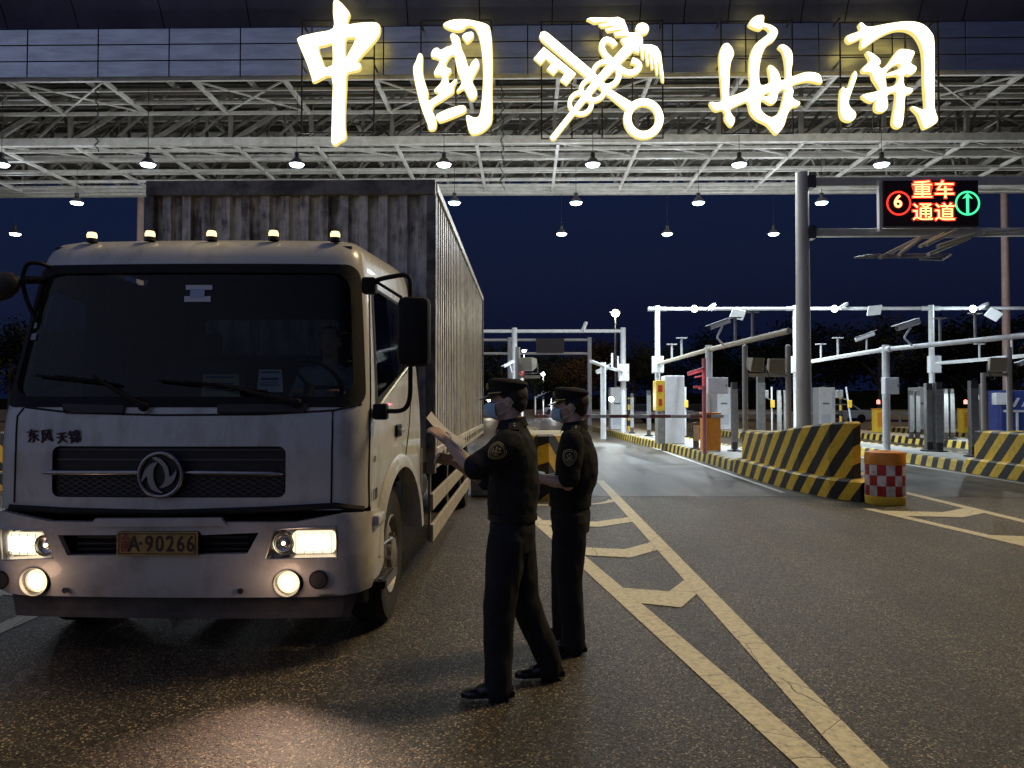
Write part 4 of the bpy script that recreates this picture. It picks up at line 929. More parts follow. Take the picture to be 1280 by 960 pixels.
# red-white pole in the distance, guard rail behind
c = P(652, 520, 30); bm = BM(); post(bm, c.x, 30, .2, P(652, 458, 30).z, .07, 12); solo('marker_pole', 'red and white banded pole behind the front officer', 'pole', bm, stripes('rw_pole', .7, 0, 0, 1, (.6, .58, .56), (.55, .03, .03), .3), smooth=True)
t = thing('guard_rail', 'low horizontal rail closing the yard behind the kiosks', 'rail', (15, 46, 0))
bm = BM(); box(bm, (2, 46, .85), (40, 46.08, 1.0)); part('rail', bm, M_grey2, t, world=True)
for i in range(12):
    bm = BM(); box(bm, (3+i*3.2, 46.085, 0), (3.1+i*3.2, 46.18, .95)); part('post', bm, M_grey2, t, world=True)
# blue booth / vehicle at right edge
a, b = P(1243, 530, 30), P(1277, 488, 30)
t = thing('toll_booth', 'dark blue booth with white marks behind the right-edge barrier', 'booth', (a.x, 30, 0))
M_blue = mat('booth_blue', (.04, .07, .28), .35, var=.2, vscale=4)
bm = BM(); box(bm, (a.x, 29.6, .24), (b.x+.8, 31.5, b.z), .05); part('body', bm, M_blue, t, world=True)
bm = BM(); box(bm, (a.x-.35, 29.3, b.z-.55), (a.x+.25, 29.58, b.z-.1), .02); part('side_panel', bm, M_white, t, world=True)
bm = BM(); sc = 30/F
for pts in ([(0, 0), (3, -9), (8, -9), (14, 2), (10, 2), (6, -5), (4, 0)], [(15, -9), (18, -9), (22, -3), (28, -3), (24, -9), (29, -9), (33, 0), (20, 0)]):
    bm.faces.new([bm.verts.new((a.x+.3+x*sc, 29.59, b.z-.35+z*sc)) for x, z in pts])
part('emblem', bm, M_white, t, world=True)
bm = BM(); box(bm, (a.x+.1, 29.4, 1.2), (b.x+.75, 29.595, 1.28)); box(bm, (a.x+.5, 29.42, .3), (a.x+.56, 29.5, 1.19)); part('counter', bm, M_steelW, t, world=True)
# ================================================================ distance: street lamps, cars, far shelter, trees, hill
def street_lamp(px, py, D, label, e, r=.16, s=25, col=(1, .93, .72)):
    c = P(px, py, D); t = thing('street_lamp', label, 'street lamp', (c.x, D, 0))
    bm = BM(); tube(bm, [(0, 0, 0), (0, 0, c.z)], [.11, .06], 10); tube(bm, [(0, 0, c.z-.08), (-.5, -.3, c.z+.05)], .03, 8); part('pole', bm, M_grey, t, smooth=True)
    bm = BM(); box(bm, (-.35, -.45, c.z+.02), (.3, .05, c.z+.10), .03); part('head', bm, M_grey, t)
    bm = BM(); ball(bm, (0, -.2, c.z-.05), (r*.85, r*.85, r*.75), 12); part('bulb', bm, emis('lamp_bulb_%d' % s, col, s), t, smooth=True)
    l = light('POINT', (0, -.2, c.z-.3), e, col, shadow_soft_size=.2); l.parent = t
street_lamp(769, 391, 62, 'tall street lamp glowing above the lane in the centre', 450, .40, 60)
street_lamp(679, 467, 85, 'distant small street lamp above the rear officer', 300, .28, 30, (.9, .95, 1))
street_lamp(655, 438, 70, 'distant street lamp glimpsed between the portal beams', 300, .22, 30, (.9, .95, 1))
street_lamp(612, 500, 75, 'distant low lamp at the end of the truck', 120, .2, 20)
bm_t = thing('shelter', 'small pale curved-roof shelter far down the road', 'shelter', (P(685, 500, 80).x, 80, 0))
a, b = P(668, 497, 80), P(702, 491, 80)
bm = BM(); nn = 8; 
for i in range(nn):
    x0, x1 = a.x+(b.x-a.x)*i/nn, a.x+(b.x-a.x)*(i+1)/nn; z = lambda u: a.z+.5*sin(pi*u)
    box(bm, (x0, 79, z(i/nn)), (x1, 82, z(i/nn)+.14))
part('roof', bm, M_white, bm_t, world=True)
for i in range(4):
    bm = BM(); x = a.x+(b.x-a.x)*(i+.1)/3.4; post(bm, x, 80, 0, a.z, .07, 8); part('post', bm, M_steelW, bm_t, world=True)
light('POINT', (P(692, 496, 80).x, 79.5, a.z-.6), 220, (.95, .97, 1), shadow_soft_size=.2)
def parked_car(px, D, label, m, proto={}):
    c = P(px, 515, D)
    if 'p' in proto: 
        t = copy_tree(proto['p'], (c.x, D, 0), label); t.children[0].data = t.children[0].data.copy(); t.children[0].data.materials[0] = m; return t
    t = thing('parked_car', label, 'car', (c.x, D, 0), 'cars parked far behind the booths')
    bm = BM(); pr = [(-2.2, .35), (-2.25, .7), (-1.9, .86), (-1.2, .92), (-.6, 1.38), (.7, 1.42), (1.4, .98), (2.1, .9), (2.25, .6), (2.2, .35)]
    A = [bm.verts.new((x, -.85, z)) for x, z in pr]; B = [bm.verts.new((x, .85, z)) for x, z in pr]
    bm.faces.new(A[::-1]); bm.faces.new(B)
    for i in range(len(pr)): bm.faces.new((A[i], A[(i+1) % len(pr)], B[(i+1) % len(pr)], B[i]))
    bmesh.ops.recalc_face_normals(bm, faces=bm.faces); part('body', bm, m, t)
    bm = BM(); bm.faces.new([bm.verts.new((x, -.856, z)) for x, z in ((-1.05, .95), (1.2, .95), (.68, 1.36), (-.58, 1.33))]); part('window', bm, M_dark, t)
    for x in (-1.35, 1.4):
        for y in (-.78, .78):
            bm = BM(); lathe(bm, [(0, -.1), (.2, -.1), (.32, -.09), (.33, .09), (0, .09)], (x, y, .33), 'y', 18); part('wheel', bm, M_dark, t, smooth=True)
    proto['p'] = t; return t
M_carw = mat('car_white', (.6, .62, .65), .25, coat=.5); M_carb = mat('car_blue', (.04, .09, .3), .25, coat=.5); M_cark = mat('car_dark', (.03, .03, .035), .25, coat=.5)
for px, D, lab, m in ((797, 58, 'blue car parked far behind the boom arm', M_carb), (830, 60, 'pale car parked behind the plain white kiosk', M_carw), (1010, 58, 'dark car parked behind the thick column', M_cark), (1048, 60, 'white car parked far right of the column', M_carw), (870, 62, 'dark car parked behind the orange boom housing', M_cark), (700, 95, 'pale car far down the road beyond the officers', M_carw)):
    parked_car(px, D, lab, m)
# foliage
def leaf_mat(name, c1, c2):
    m = bpy.data.materials.new(name); m.use_nodes = True; n = m.node_tree; b = n.nodes['Principled BSDF']; b.inputs['Roughness'].default_value = .9; b.inputs['Specular IOR Level'].default_value = .05
    g = n.nodes.new('ShaderNodeTexCoord'); v = n.nodes.new('ShaderNodeTexNoise'); v.inputs['Scale'].default_value = 1.2; v.inputs['Detail'].default_value = 3; n.links.new(g.outputs['Object'], v.inputs[0])
    r = n.nodes.new('ShaderNodeValToRGB'); r.color_ramp.elements[0].position = .4; r.color_ramp.elements[1].position = .6; r.color_ramp.elements[0].color = (*c1, 1); r.color_ramp.elements[1].color = (*c2, 1)
    n.links.new(v.outputs[0], r.inputs[0]); n.links.new(r.outputs[0], b.inputs['Base Color']); return m
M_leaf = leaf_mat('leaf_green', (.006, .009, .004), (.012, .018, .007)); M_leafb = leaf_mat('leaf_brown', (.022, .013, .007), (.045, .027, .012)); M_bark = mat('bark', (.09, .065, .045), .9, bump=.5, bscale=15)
def crown(rx, ry, rz, zc, n, seed, ls=.34):
    rnd = random.Random(seed); bm = BM(); cl = []
    for i in range(26):
        a, u = rnd.uniform(0, 2*pi), rnd.uniform(-1, 1); q = sqrt(1-u*u); r = rnd.uniform(.45, 1)
        cl.append((Vector((rx*q*cos(a)*r, ry*q*sin(a)*r, zc+rz*u*r)), rnd.uniform(.22, .42)*rx))
    for i in range(n):
        c, r = rnd.choice(cl); d = Vector((rnd.gauss(0, 1), rnd.gauss(0, 1), rnd.gauss(0, .8)))*r*.6; p = c+d
        x = Vector((rnd.gauss(0, 1), rnd.gauss(0, 1), rnd.gauss(0, 1))).normalized(); y = x.orthogonal().normalized(); s = ls*rnd.uniform(.5, 1.2)
        bm.faces.new([bm.verts.new(p+v) for v in (x*s*.5, y*s*.25, -x*s*.5, -y*s*.25)])
    return bm
protos = []
for s in range(3):
    t = thing('tree', 'x', 'tree', (0, 0, 0), 'dark trees behind the yard')
    bm = BM(); rnd = random.Random(s)
    tube(bm, [(0, 0, 0), (.1, 0, 2), (.0, .1, 5.2)], [.22, .16, .06], 8)
    for k in range(7):
        a = k*2.4+s; z = 2+k*.4; tube(bm, [(.06, 0, z), (cos(a)*1.3, sin(a)*1.3, z+1.2), (cos(a)*2.2, sin(a)*2.2, z+1.6)], [.09, .05, .02], 6)
    part('trunk', bm, M_bark, t, smooth=True)
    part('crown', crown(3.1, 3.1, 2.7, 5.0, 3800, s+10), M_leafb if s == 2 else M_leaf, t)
    protos.append(t)
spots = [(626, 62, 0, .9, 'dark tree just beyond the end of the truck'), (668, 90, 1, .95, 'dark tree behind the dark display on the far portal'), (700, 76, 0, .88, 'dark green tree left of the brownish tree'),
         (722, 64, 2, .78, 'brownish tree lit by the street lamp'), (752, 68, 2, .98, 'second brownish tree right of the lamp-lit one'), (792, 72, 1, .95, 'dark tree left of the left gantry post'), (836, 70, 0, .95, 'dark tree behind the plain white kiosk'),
         (884, 68, 1, 1.0, 'dark tree behind the red-lit camera pole'), (932, 72, 0, 1.05, 'dark tree behind the lamp frame'), (985, 68, 1, 1.12, 'dark tree just left of the column'), (1040, 70, 0, 1.2, 'dark tree just right of the column'),
         (1100, 66, 1, 1.2, 'dark tree behind the control box post'), (1158, 68, 0, 1.2, 'dark tree behind the paired dark posts'), (1215, 64, 1, 1.1, 'dark tree left of the right-edge lamp frame'), (1268, 62, 0, 1.15, 'dark tree at the right edge'),
         (12, 60, 1, 1.0, 'dark tree beside the truck cab at the left edge'), (60, 62, 0, 1.1, 'dark tree seen through the windscreen left of the cab'), (120, 66, 1, 1.0, 'dark tree hidden mostly by the cab')]
used = set()
for px, D, s, sc, lab in spots:
    c = P(px, 500, D)
    if s not in used: t = protos[s]; used.add(s); t.location = (c.x, D, 0); t['label'] = lab
    else: t = copy_tree(protos[s], (c.x, D, 0), lab, rotz=px*1.0)
    t.scale = (sc, sc, sc*.95)
# hills
def hill():
    bm = BM(); nx, ny = 90, 14; V = []
    for j in range(ny):
        row = []
        for i in range(nx):
            x = -260+700*i/(nx-1); y = 150+170*j/(ny-1); u = j/(ny-1)
            pr = 4+9*math.exp(-((x-150)/110)**2)+5*math.exp(-((x+120)/60)**2)
            z = .55*pr*sin(min(1, u*1.3)*pi/2)*(.8+.35*noise.noise(Vector((x*.03, y*.03, 0))))+1.2*noise.noise(Vector((x*.15, y*.15, 3)))*min(1, u*4)-.3*(u == 0)
            row.append(bm.verts.new((x, y, z)))
        V.append(row)
    for j in range(ny-1):
        for i in range(nx-1): bm.faces.new((V[j][i], V[j][i+1], V[j+1][i+1], V[j+1][i]))
    struct('hill', bm, mat('hill_wood', (.003, .005, .003), 1.0, spec=0, bump=.3, bscale=.6, var=.5, vscale=.15), smooth=True)
hill()
# pale concrete block between the truck and the middle barrier
bm = BM(); a = P(588, 622, 13); b = P(607, 590, 13); box(bm, (a.x, 13.0, 0.001), (b.x+.12, 13.5, b.z), .03)
solo('concrete_block', 'pale yellowish concrete block standing beside the truck', 'block', bm, mat('pale_block', (.75, .68, .42), .7, bump=.2, bscale=20, var=.3, vscale=6))
# ================================================================ truck
XC, YF = -2.165, 4.70
def lerp_tab(t, z):
    if z <= t[0][0]: return t[0][1]
    for (a, b), (c, d) in zip(t, t[1:]):
        if z <= c: return b+(d-b)*(z-a)/(c-a)
    return t[-1][1]
T_YF = [(.30, .05), (.5, .02), (.95, 0), (1.3, 0), (1.5, .02), (1.6, .055), (2.05, .165), (2.48, .27), (2.58, .30), (2.63, .335), (2.67, .39), (2.70, .50)]
T_HW = [(.3, 1.16), (.5, 1.18), (1.4, 1.18), (1.6, 1.17), (2.05, 1.13), (2.45, 1.09), (2.58, 1.07), (2.65, 1.04), (2.70, .98)]
SA = .95; RA = .175; SB = SA+RA*pi/2
def _cab(s, z):
    a = abs(s); sg = 1 if s >= 0 else -1
    if a <= SA: x, y = a, .045*(a/SA)**2
    elif a <= SB: t = (a-SA)/RA; x, y = SA+RA*sin(t), .045+RA*(1-cos(t))
    else: x, y = SA+RA+.085*(a-SB), .045+RA+(a-SB)
    k = max(0, 1-y/1.5)
    return Vector((XC+sg*x*lerp_tab(T_HW, z)/1.125, YF+y+lerp_tab(T_YF, z)*k, z))
def cab(s, z, off=0):
    p = _cab(s, z)
    if off:
        n = (_cab(s+.01, z)-_cab(s-.01, z)).cross(_cab(s, z+.01)-_cab(s, z-.01)).normalized(); p = p+n*off
    return p
CRI = CR.inverted()
def proj(p):
    q = CRI @ (p-Vector((0, 0, 1.6))); return 640-F*q.x/q.z, 480+F*q.y/q.z
def uv(px, py):
    s, z = 0, 1.3
    for _ in range(12):
        lo, hi = -1.23, 2.6
        for _ in range(30):
            m = (lo+hi)/2
            if proj(cab(m, z))[0] < px: lo = m
            else: hi = m
        s = (lo+hi)/2; lo, hi = .2, 2.7
        for _ in range(30):
            m = (lo+hi)/2
            if proj(cab(s, m))[1] > py: lo = m
            else: hi = m
        z = (lo+hi)/2
    return (s, z)
def uvs(pts): return [uv(*p) for p in pts]
def streaked(name, base, dark, sc, rough=.5, metal=0., p0=.60, p1=.80):
    m = bpy.data.materials.new(name); m.use_nodes = True; n = m.node_tree; b = n.nodes['Principled BSDF']; b.inputs['Metallic'].default_value = metal
    t = n.nodes.new('ShaderNodeTexCoord'); mp = n.nodes.new('ShaderNodeMapping'); mp.inputs['Scale'].default_value = sc; n.links.new(t.outputs['Object'], mp.inputs[0])
    a = n.nodes.new('ShaderNodeTexNoise'); a.inputs['Scale'].default_value = 3; a.inputs['Detail'].default_value = 9; a.inputs['Roughness'].default_value = .7; n.links.new(mp.outputs[0], a.inputs[0])
    c = n.nodes.new('ShaderNodeTexNoise'); c.inputs['Scale'].default_value = 8; c.inputs['Detail'].default_value = 8; n.links.new(t.outputs['Object'], c.inputs[0])
    ad = n.nodes.new('ShaderNodeMath'); ad.operation = 'MULTIPLY_ADD'; ad.inputs[1].default_value = .45; n.links.new(c.outputs[0], ad.inputs[0]); n.links.new(a.outputs[0], ad.inputs[2])
    r = n.nodes.new('ShaderNodeValToRGB'); r.color_ramp.elements[0].position = p0; r.color_ramp.elements[0].color = (*dark, 1); r.color_ramp.elements[1].position = p1; r.color_ramp.elements[1].color = (*base, 1)
    n.links.new(ad.outputs[0], r.inputs[0]); n.links.new(r.outputs[0], b.inputs['Base Color'])
    mr = n.nodes.new('ShaderNodeMapRange'); mr.inputs['To Min'].default_value = rough+.2; mr.inputs['To Max'].default_value = rough-.1; n.links.new(ad.outputs[0], mr.inputs[0]); n.links.new(mr.outputs[0], b.inputs['Roughness']); return m
M_cab = streaked('cab_paint', (.52, .53, .53), (.40, .39, .37), (2.2, 2.2, .6), .33, 0, .55, .74)
M_bump = streaked('bumper_paint', (.50, .495, .485), (.37, .345, .32), (1.2, 1.2, .9), .42, 0, .56, .78)
for m_ in (M_cab, M_bump): m_.node_tree.nodes['Principled BSDF'].inputs['Coat Weight'].default_value = .45
M_rub = mat('black_rubber', (.010, .010, .011), .65, spec=.2, bump=.1, bscale=60)
M_gr = mat('grille_plastic', (.030, .028, .030), .5, spec=.3, bump=.1, bscale=60)
M_tyre = mat('tyre_rubber', (.02, .02, .02), .85, bump=.5, bscale=40, var=.4, vscale=9)
M_rim = mat('wheel_steel', (.28, .26, .24), .5, .5, var=.4, vscale=8, bump=.1)
M_int = mat('cab_trim', (.035, .033, .035), .8, bump=.2, bscale=40)
M_seat = mat('seat_cloth', (.07, .06, .06), .9, bump=.3, bscale=80)
M_glass = glass('windscreen_glass', (.50, .57, .57), .055); M_sglass = glass('side_glass', (.6, .64, .64), .05); M_clear = glass('lens_glass', (.92, .92, .92), .06)
TR = thing('box_truck', 'white box truck with glowing headlights stopped at the left', 'truck', (XC, 8.5, 0))
def tp(name, bm, m, parent=None, smooth=False, label=None): return part(name, bm, m, parent or TR, world=True, smooth=smooth, label=label)
WS = rrect(-1.09, 1.60, 1.09, 2.475, .10)
SWp = [(1.33, 1.60), (2.25, 1.85), (2.25, 2.30), (2.20, 2.35), (1.42, 2.38), (1.36, 2.33)]
SWm = [(-x, z) for x, z in SWp][::-1]
SW = SB+.73
half = [(SB-.02, .93), (SB, .60), (SW-.615, .60)]+[(SW-.62*cos(a), .5+.64*sin(a)) for a in [pi*i/20 for i in range(2, 19)]]+[(SW+.60, .78), (SB+1.37, .86), (SB+1.37, 2.70)]
outer = half+[(-x, z) for x, z in half[::-1]]
GR = rrect(uv(65, 600)[0], uv(200, 622)[1], uv(357, 600)[0], uv(200, 558)[1], .045)
bm = BM(); patch(bm, [dense(outer, .08), dense(WS, .06), SWp, SWm, dense(GR, .06)], lambda a, b, t: cab(a, b, t), step=.055)
bmesh.ops.recalc_face_normals(bm, faces=bm.faces)
body = tp('cab_body', bm, M_cab, smooth=True)
# roof
bm = BM(); top = [cab(s, 2.70) for s in [-2.61+5.22*i/80 for i in range(81)]]
c = Vector((XC, YF+.95, 2.735)); mid = [p.lerp(c, .25)+Vector((0, 0, .018)) for p in top]
A = [bm.verts.new(p) for p in top]; B = [bm.verts.new(p) for p in mid]; cc = bm.verts.new(c)
for i in range(80): bm.faces.new((A[i], A[i+1], B[i+1], B[i])); bm.faces.new((B[i], B[i+1], cc))
bm.faces.new((A[-1], A[0], B[0], B[-1])); bm.faces.new((B[-1], B[0], cc)); tp('roof', bm, M_cab, smooth=True)
# back wall of cab with a rear window
yb = YF+1.61; bw = rrect(P(257, 420, yb).x, P(257, 444, yb).z, P(424, 420, yb).x, P(257, 400, yb).z, .05)
bm = BM(); patch(bm, [[(XC-1.1, .9), (XC+1.1, .9), (XC+1.1, 1.6), (XC+1.01, 2.5), (XC+.93, 2.69), (XC-.93, 2.69), (XC-1.01, 2.5), (XC-1.1, 1.6)], bw], lambda a, b, t: Vector((a, yb, b))); tp('back_wall', bm, M_int)
bm = BM(); patch(bm, [bw], lambda a, b, t: Vector((a, yb+.01, b))); tp('rear_window', bm, M_sglass)
# glass and surrounds
bm = BM(); patch(bm, [dense(rrect(-1.10, 1.59, 1.10, 2.485, .10), .06)], lambda a, b, t: cab(a, b, -.012), step=.08); ws = tp('windshield', bm, M_glass, smooth=True)
bm = BM(); patch(bm, [dense(rrect(-1.135, 1.565, 1.135, 2.50, .11), .05), dense(rrect(-1.045, 1.63, 1.045, 2.44, .12), .05)], lambda a, b, t: cab(a, b, .006+t), step=.05, thick=.012); tp('windshield_seal', bm, M_rub, ws, smooth=True)
for L, nm in ((SWp, 'r'), (SWm, 'l')):
    bm = BM(); patch(bm, [L], lambda a, b, t: cab(a, b, -.012)); w = tp('side_window', bm, M_sglass)
    cx = sum(p[0] for p in L)/len(L); cz = sum(p[1] for p in L)/len(L)
    g = lambda k: [(cx+(p[0]-cx)*k, cz+(p[1]-cz)*k) for p in L]
    bm = BM(); patch(bm, [dense(g(1.05), .1), dense(g(.95), .1)], lambda a, b, t: cab(a, b, .005)); tp('window_seal', bm, M_rub, w)
# interior
bm = BM(); box(bm, (XC-1.05, YF+.25, .95), (XC+1.05, YF+1.58, 1.05)); tp('cab_floor', bm, M_int)
bm = BM(); vs = []
prof = [(YF+.13, 1.1), (YF+.13, 1.52), (YF+.30, 1.575), (YF+.50, 1.60), (YF+.62, 1.53), (YF+.66, 1.1)]
A = [bm.verts.new((XC-1.0, y, z)) for y, z in prof]; B = [bm.verts.new((XC+1.0, y, z)) for y, z in prof]
for i in range(len(prof)-1): bm.faces.new((A[i], A[i+1], B[i+1], B[i]))
tp('dashboard', bm, M_int)
bm = BM(); box(bm, (XC-1.0, YF+.40, 2.60), (XC+1.0, YF+1.58, 2.64)); tp('headliner', bm, M_int)
for x, w in ((-1.50, .26), (-2.55, .32)):
    s = tp('seat', (lambda b: (box(b, (x-w, YF+.85, 1.18), (x+w, YF+1.35, 1.36), .05), b)[1])(BM()), M_seat, smooth=True)
    bm = BM(); box(bm, (x-w, YF+1.32, 1.30), (x+w, YF+1.46, 1.93), .06); tp('backrest', bm, M_seat, s, smooth=True)
    bm = BM(); box(bm, (x-.13, YF+1.33, 1.95), (x+.13, YF+1.43, 2.15), .04); tp('headrest', bm, M_seat, s, smooth=True)
bm = BM(); ps = [(XC-1.04+.03*sin(i*1.9), YF+.80+.78*i/24) for i in range(25)]
A = [bm.verts.new((x_, y_, 1.45)) for x_, y_ in ps]; B = [bm.verts.new((x_+.03, y_, 2.56)) for x_, y_ in ps]
for i in range(24): bm.faces.new((A[i], A[i+1], B[i+1], B[i]))
tp('curtain', bm, mat('curtain_cloth', (.05, .045, .045), .9), smooth=True)
bm = BM(); c = Vector((-1.50, YF+.62, 1.70)); R = Matrix.Rotation(radians(-55), 3, 'X'); ring = [c+R @ Vector((.22*cos(a), .22*sin(a), 0)) for a in [2*pi*i/36 for i in range(37)]]
tube(bm, ring, .017, 10)
for a in (0, 2.1, 4.2): tube(bm, [c, c+R @ Vector((.22*cos(a), .22*sin(a), 0))], .014, 8)
tube(bm, [c, c+Vector((0, -.16, -.2))], .04, 10); tp('steering_wheel', bm, M_rub, smooth=True)
for px0, py0, px1, py1, m, lb in ((251, 468, 300, 497, mat('paper_yellow', (.42, .38, .22), .8, var=.2, vscale=20), 'yellowish sheet'), (321, 462, 354, 490, mat('paper_white', (.62, .63, .68), .8), 'white sheet')):
    bm = BM(); a = P(px0, py1, YF+.24); b = P(px1, py1, YF+.24); d = P(px1-2, py0, YF+.42); e = P(px0+3, py0, YF+.42); bm.faces.new([bm.verts.new(v) for v in (a, b, d, e)]); pz = tp('paper', bm, m, label=lb)
    bm = BM(); q = lambda u, v: a.lerp(b, u).lerp(e.lerp(d, u), v)+Vector((0, -.003, .003))
    for v0, v1, u0, u1 in ((.82, .9, .1, .9), (.5, .62, .12, .85), (.36, .4, .1, .8), (.26, .3, .1, .9)): bm.faces.new([bm.verts.new(w) for w in (q(u0, v0), q(u1, v0), q(u1, v1), q(u0, v1))])
    tp('print', bm, mat('ink_blue', (.05, .07, .2), .7), pz)
def front_patch(L, off, m, name, parent=None, step=.06, thick=.0, smooth=True):
    bm = BM(); patch(bm, [dense(L, .05)], lambda a, b, t: cab(a, b, off+t), step=step, thick=thick); return tp(name, bm, m, parent, smooth=smooth)
front_patch(uvs([(230, 377), (263, 377), (263, 370), (230, 370)]), -.004, mat('paper_white', (.6, .6, .6)), 'sticker', ws)
front_patch(uvs([(232, 362), (265, 362), (265, 356), (232, 356)]), -.004, mat('paper_white', (.6, .6, .6)), 'sticker', ws)
front_patch(uvs([(237, 372), (255, 372), (256, 361), (238, 361)]), -.002, mat('sticker_blue', (.35, .42, .60), .5), 'sticker', ws)
for i in range(3): front_patch(uvs([(36+i, 425-i*14), (44+i, 424-i*14), (45+i, 416-i*14), (38+i, 417-i*14)]), -.004, mat('sticker_pale', (.25, .3, .33), .6), 'sticker', ws)
# grille
bm = BM(); patch(bm, [dense(GR, .06)], lambda a, b, t: cab(a, b, -.035), step=.08); grl = tp('grille', bm, M_gr)
bm = BM(); n = len(GR); D_ = dense(GR, .05)
A = [bm.verts.new(cab(*p, 0)) for p in D_]; B = [bm.verts.new(cab(*p, -.036)) for p in D_]
for i in range(len(D_)): bm.faces.new((A[i], A[(i+1) % len(D_)], B[(i+1) % len(D_)], B[i]))
tp('grille_rim', bm, M_gr, grl)
bm = BM(); s0, s1 = uv(68, 600)[0], uv(354, 600)[0]; z0, z1 = uv(200, 620)[1], uv(200, 597)[1]
for j in range(8):
    z = z0+(z1-z0)*j/7
    for i in range(46):
        sa = s0+(s1-s0)*i/46; d = .5*(s1-s0)/46; up = .006 if (i+j) % 2 else -.006
        bar(bm, cab(sa, z-up, -.028), cab(sa+2*d, z+up, -.028), .006)
tp('mesh_insert', bm, mat('mesh_plastic', (.07, .065, .065), .45), grl); bm = BM()
for z in (uv(200, 562)[1], uv(200, 575)[1]): 
    for i in range(12): bar(bm, cab(s0+(s1-s0)*i/12, z, -.03), cab(s0+(s1-s0)*(i+1)/12, z, -.03), .012)
tp('grille_slats', bm, mat('mesh_plastic', (.07, .065, .065), .45), grl)
M_barc = mat('dull_chrome', (.34, .33, .34), .28, .9, var=.15, vscale=12)
for a, b in ((54, 176), (231, 355)):
    bm = BM(); pts = [cab(*uv(a+(b-a)*i/8, 590.5+(1.5*(a > 200))*i/8), .012) for i in range(9)]; tube(bm, pts, [.006]+[.016]*7+([.016] if a < 100 else [.006]), 10); tp('grille_bar', bm, M_barc, smooth=True)
# round emblem
ec = cab(*uv(203.5, 593), .03); sE = YF/F*.15625
em = tp('emblem', (lambda b: (tube(b, [ec+Vector((27.0*YF/F*cos(a), 0, 27.0*YF/F*sin(a))) for a in [2*pi*i/48 for i in range(49)]], .0125, 10), b)[1])(BM()), M_barc, smooth=True)
bm = BM(); lathe(bm, [(0, .006), (.118, .006), (.13, .02)], ec, 'y', 40); tp('emblem_plate', bm, M_gr, em)
for L in ([(390, 168), (340, 180), (295, 225), (270, 285), (268, 322), (305, 278), (318, 330), (345, 380), (390, 402), (440, 410), (395, 375), (368, 320), (358, 270), (365, 215)], [(345, 130), (400, 130), (445, 165), (478, 215), (490, 280), (515, 265), (545, 232), (535, 290), (500, 340), (450, 365), (410, 370), (440, 335), (455, 290), (445, 235), (420, 185)]):
    L = smooth_loop([((x-410)*sE, -(y-268)*sE) for x, y in L], 4); bm = BM(); patch(bm, [[tuple(p) for p in L]], lambda a, b, t: ec+Vector((a, -.012-t, b)), thick=.014); tp('emblem_wing', bm, M_barc, em)
# lettering on the front and the door
M_ink = mat('badge_dark', (.05, .02, .035), .3, .6)
for ch, px, py, sz in (('东', 42, 546, .088), ('风', 59, 546, .088), ('天', 78, 548, .074), ('锦', 94, 547, .088)):
    c = cab(*uv(px, py), .006); text('lettering', ch, sz, M_ink, TR, c, rot=(pi/2, radians(-8), radians(-3)), ext=.004, sx=.92, bold=.0012)
c = cab(*uv(468, 618), .006); text('door_lettering', '118', .10, M_ink, TR, c, rot=(pi/2, 0, pi/2), ext=.001, bold=.002)
c = cab(*uv(468, 574), .005); text('door_lettering', '42', .055, M_ink, TR, c, rot=(pi/2, 0, pi/2), ext=.001)
# panel gaps
def gap(pts, r=.006, off=.001, name='panel_gap', m=None):
    L = uvs(pts); out = []
    for a, b in zip(L, L[1:]):
        k = max(1, int(math.hypot(b[0]-a[0], b[1]-a[1])/.06))
        out += [cab(a[0]+(b[0]-a[0])*i/k, a[1]+(b[1]-a[1])*i/k, off) for i in range(k)]
    out.append(cab(*L[-1], off)); bm = BM(); tube(bm, out, r, 6); return tp(name, bm, m or M_joint, smooth=True)
gap([(28, 501), (32, 509), (90, 516), (200, 519), (330, 518), (418, 513), (452, 505)], .007)
gap([(18, 628), (20, 560), (22, 520), (30, 510)]); gap([(416, 514), (415, 560), (414, 632)])
gap([(461, 350), (462, 420), (462, 520), (461, 600), (462, 655), (462, 684)], .006); gap([(512, 365), (513, 440), (512, 520), (508, 560), (503, 602)], .005)
gap([(12, 634), (80, 638), (200, 641), (330, 637), (420, 632), (455, 636)], .022, -.006)
gap([(464, 520), (480, 497), (500, 470), (512, 455)], .012, .006, 'waist_trim', mat('gold_trim', (.55, .50, .28), .25, .7))
gap([(464, 688), (476, 681), (488, 672)], .012, .008, 'sill_trim', M_barc)
# door handle, turn lamp
c = cab(*uv(498, 538)); bm = BM(); box(bm, (c.x-.004, c.y-.10, c.z-.045), (c.x+.010, c.y+.10, c.z+.045), .01); h = tp('door_handle', bm, M_rub)
bm = BM(); box(bm, (c.x+.012, c.y-.09, c.z-.012), (c.x+.035, c.y+.08, c.z+.014), .006); tp('pull', bm, M_barc, h, smooth=True)
a = cab(*uv(464, 650)); bm = BM(); box(bm, (a.x-.01, a.y-.02, a.z-.035), (a.x+.055, a.y+.22, a.z+.03), .012); tp('side_marker', bm, M_cab, smooth=True)
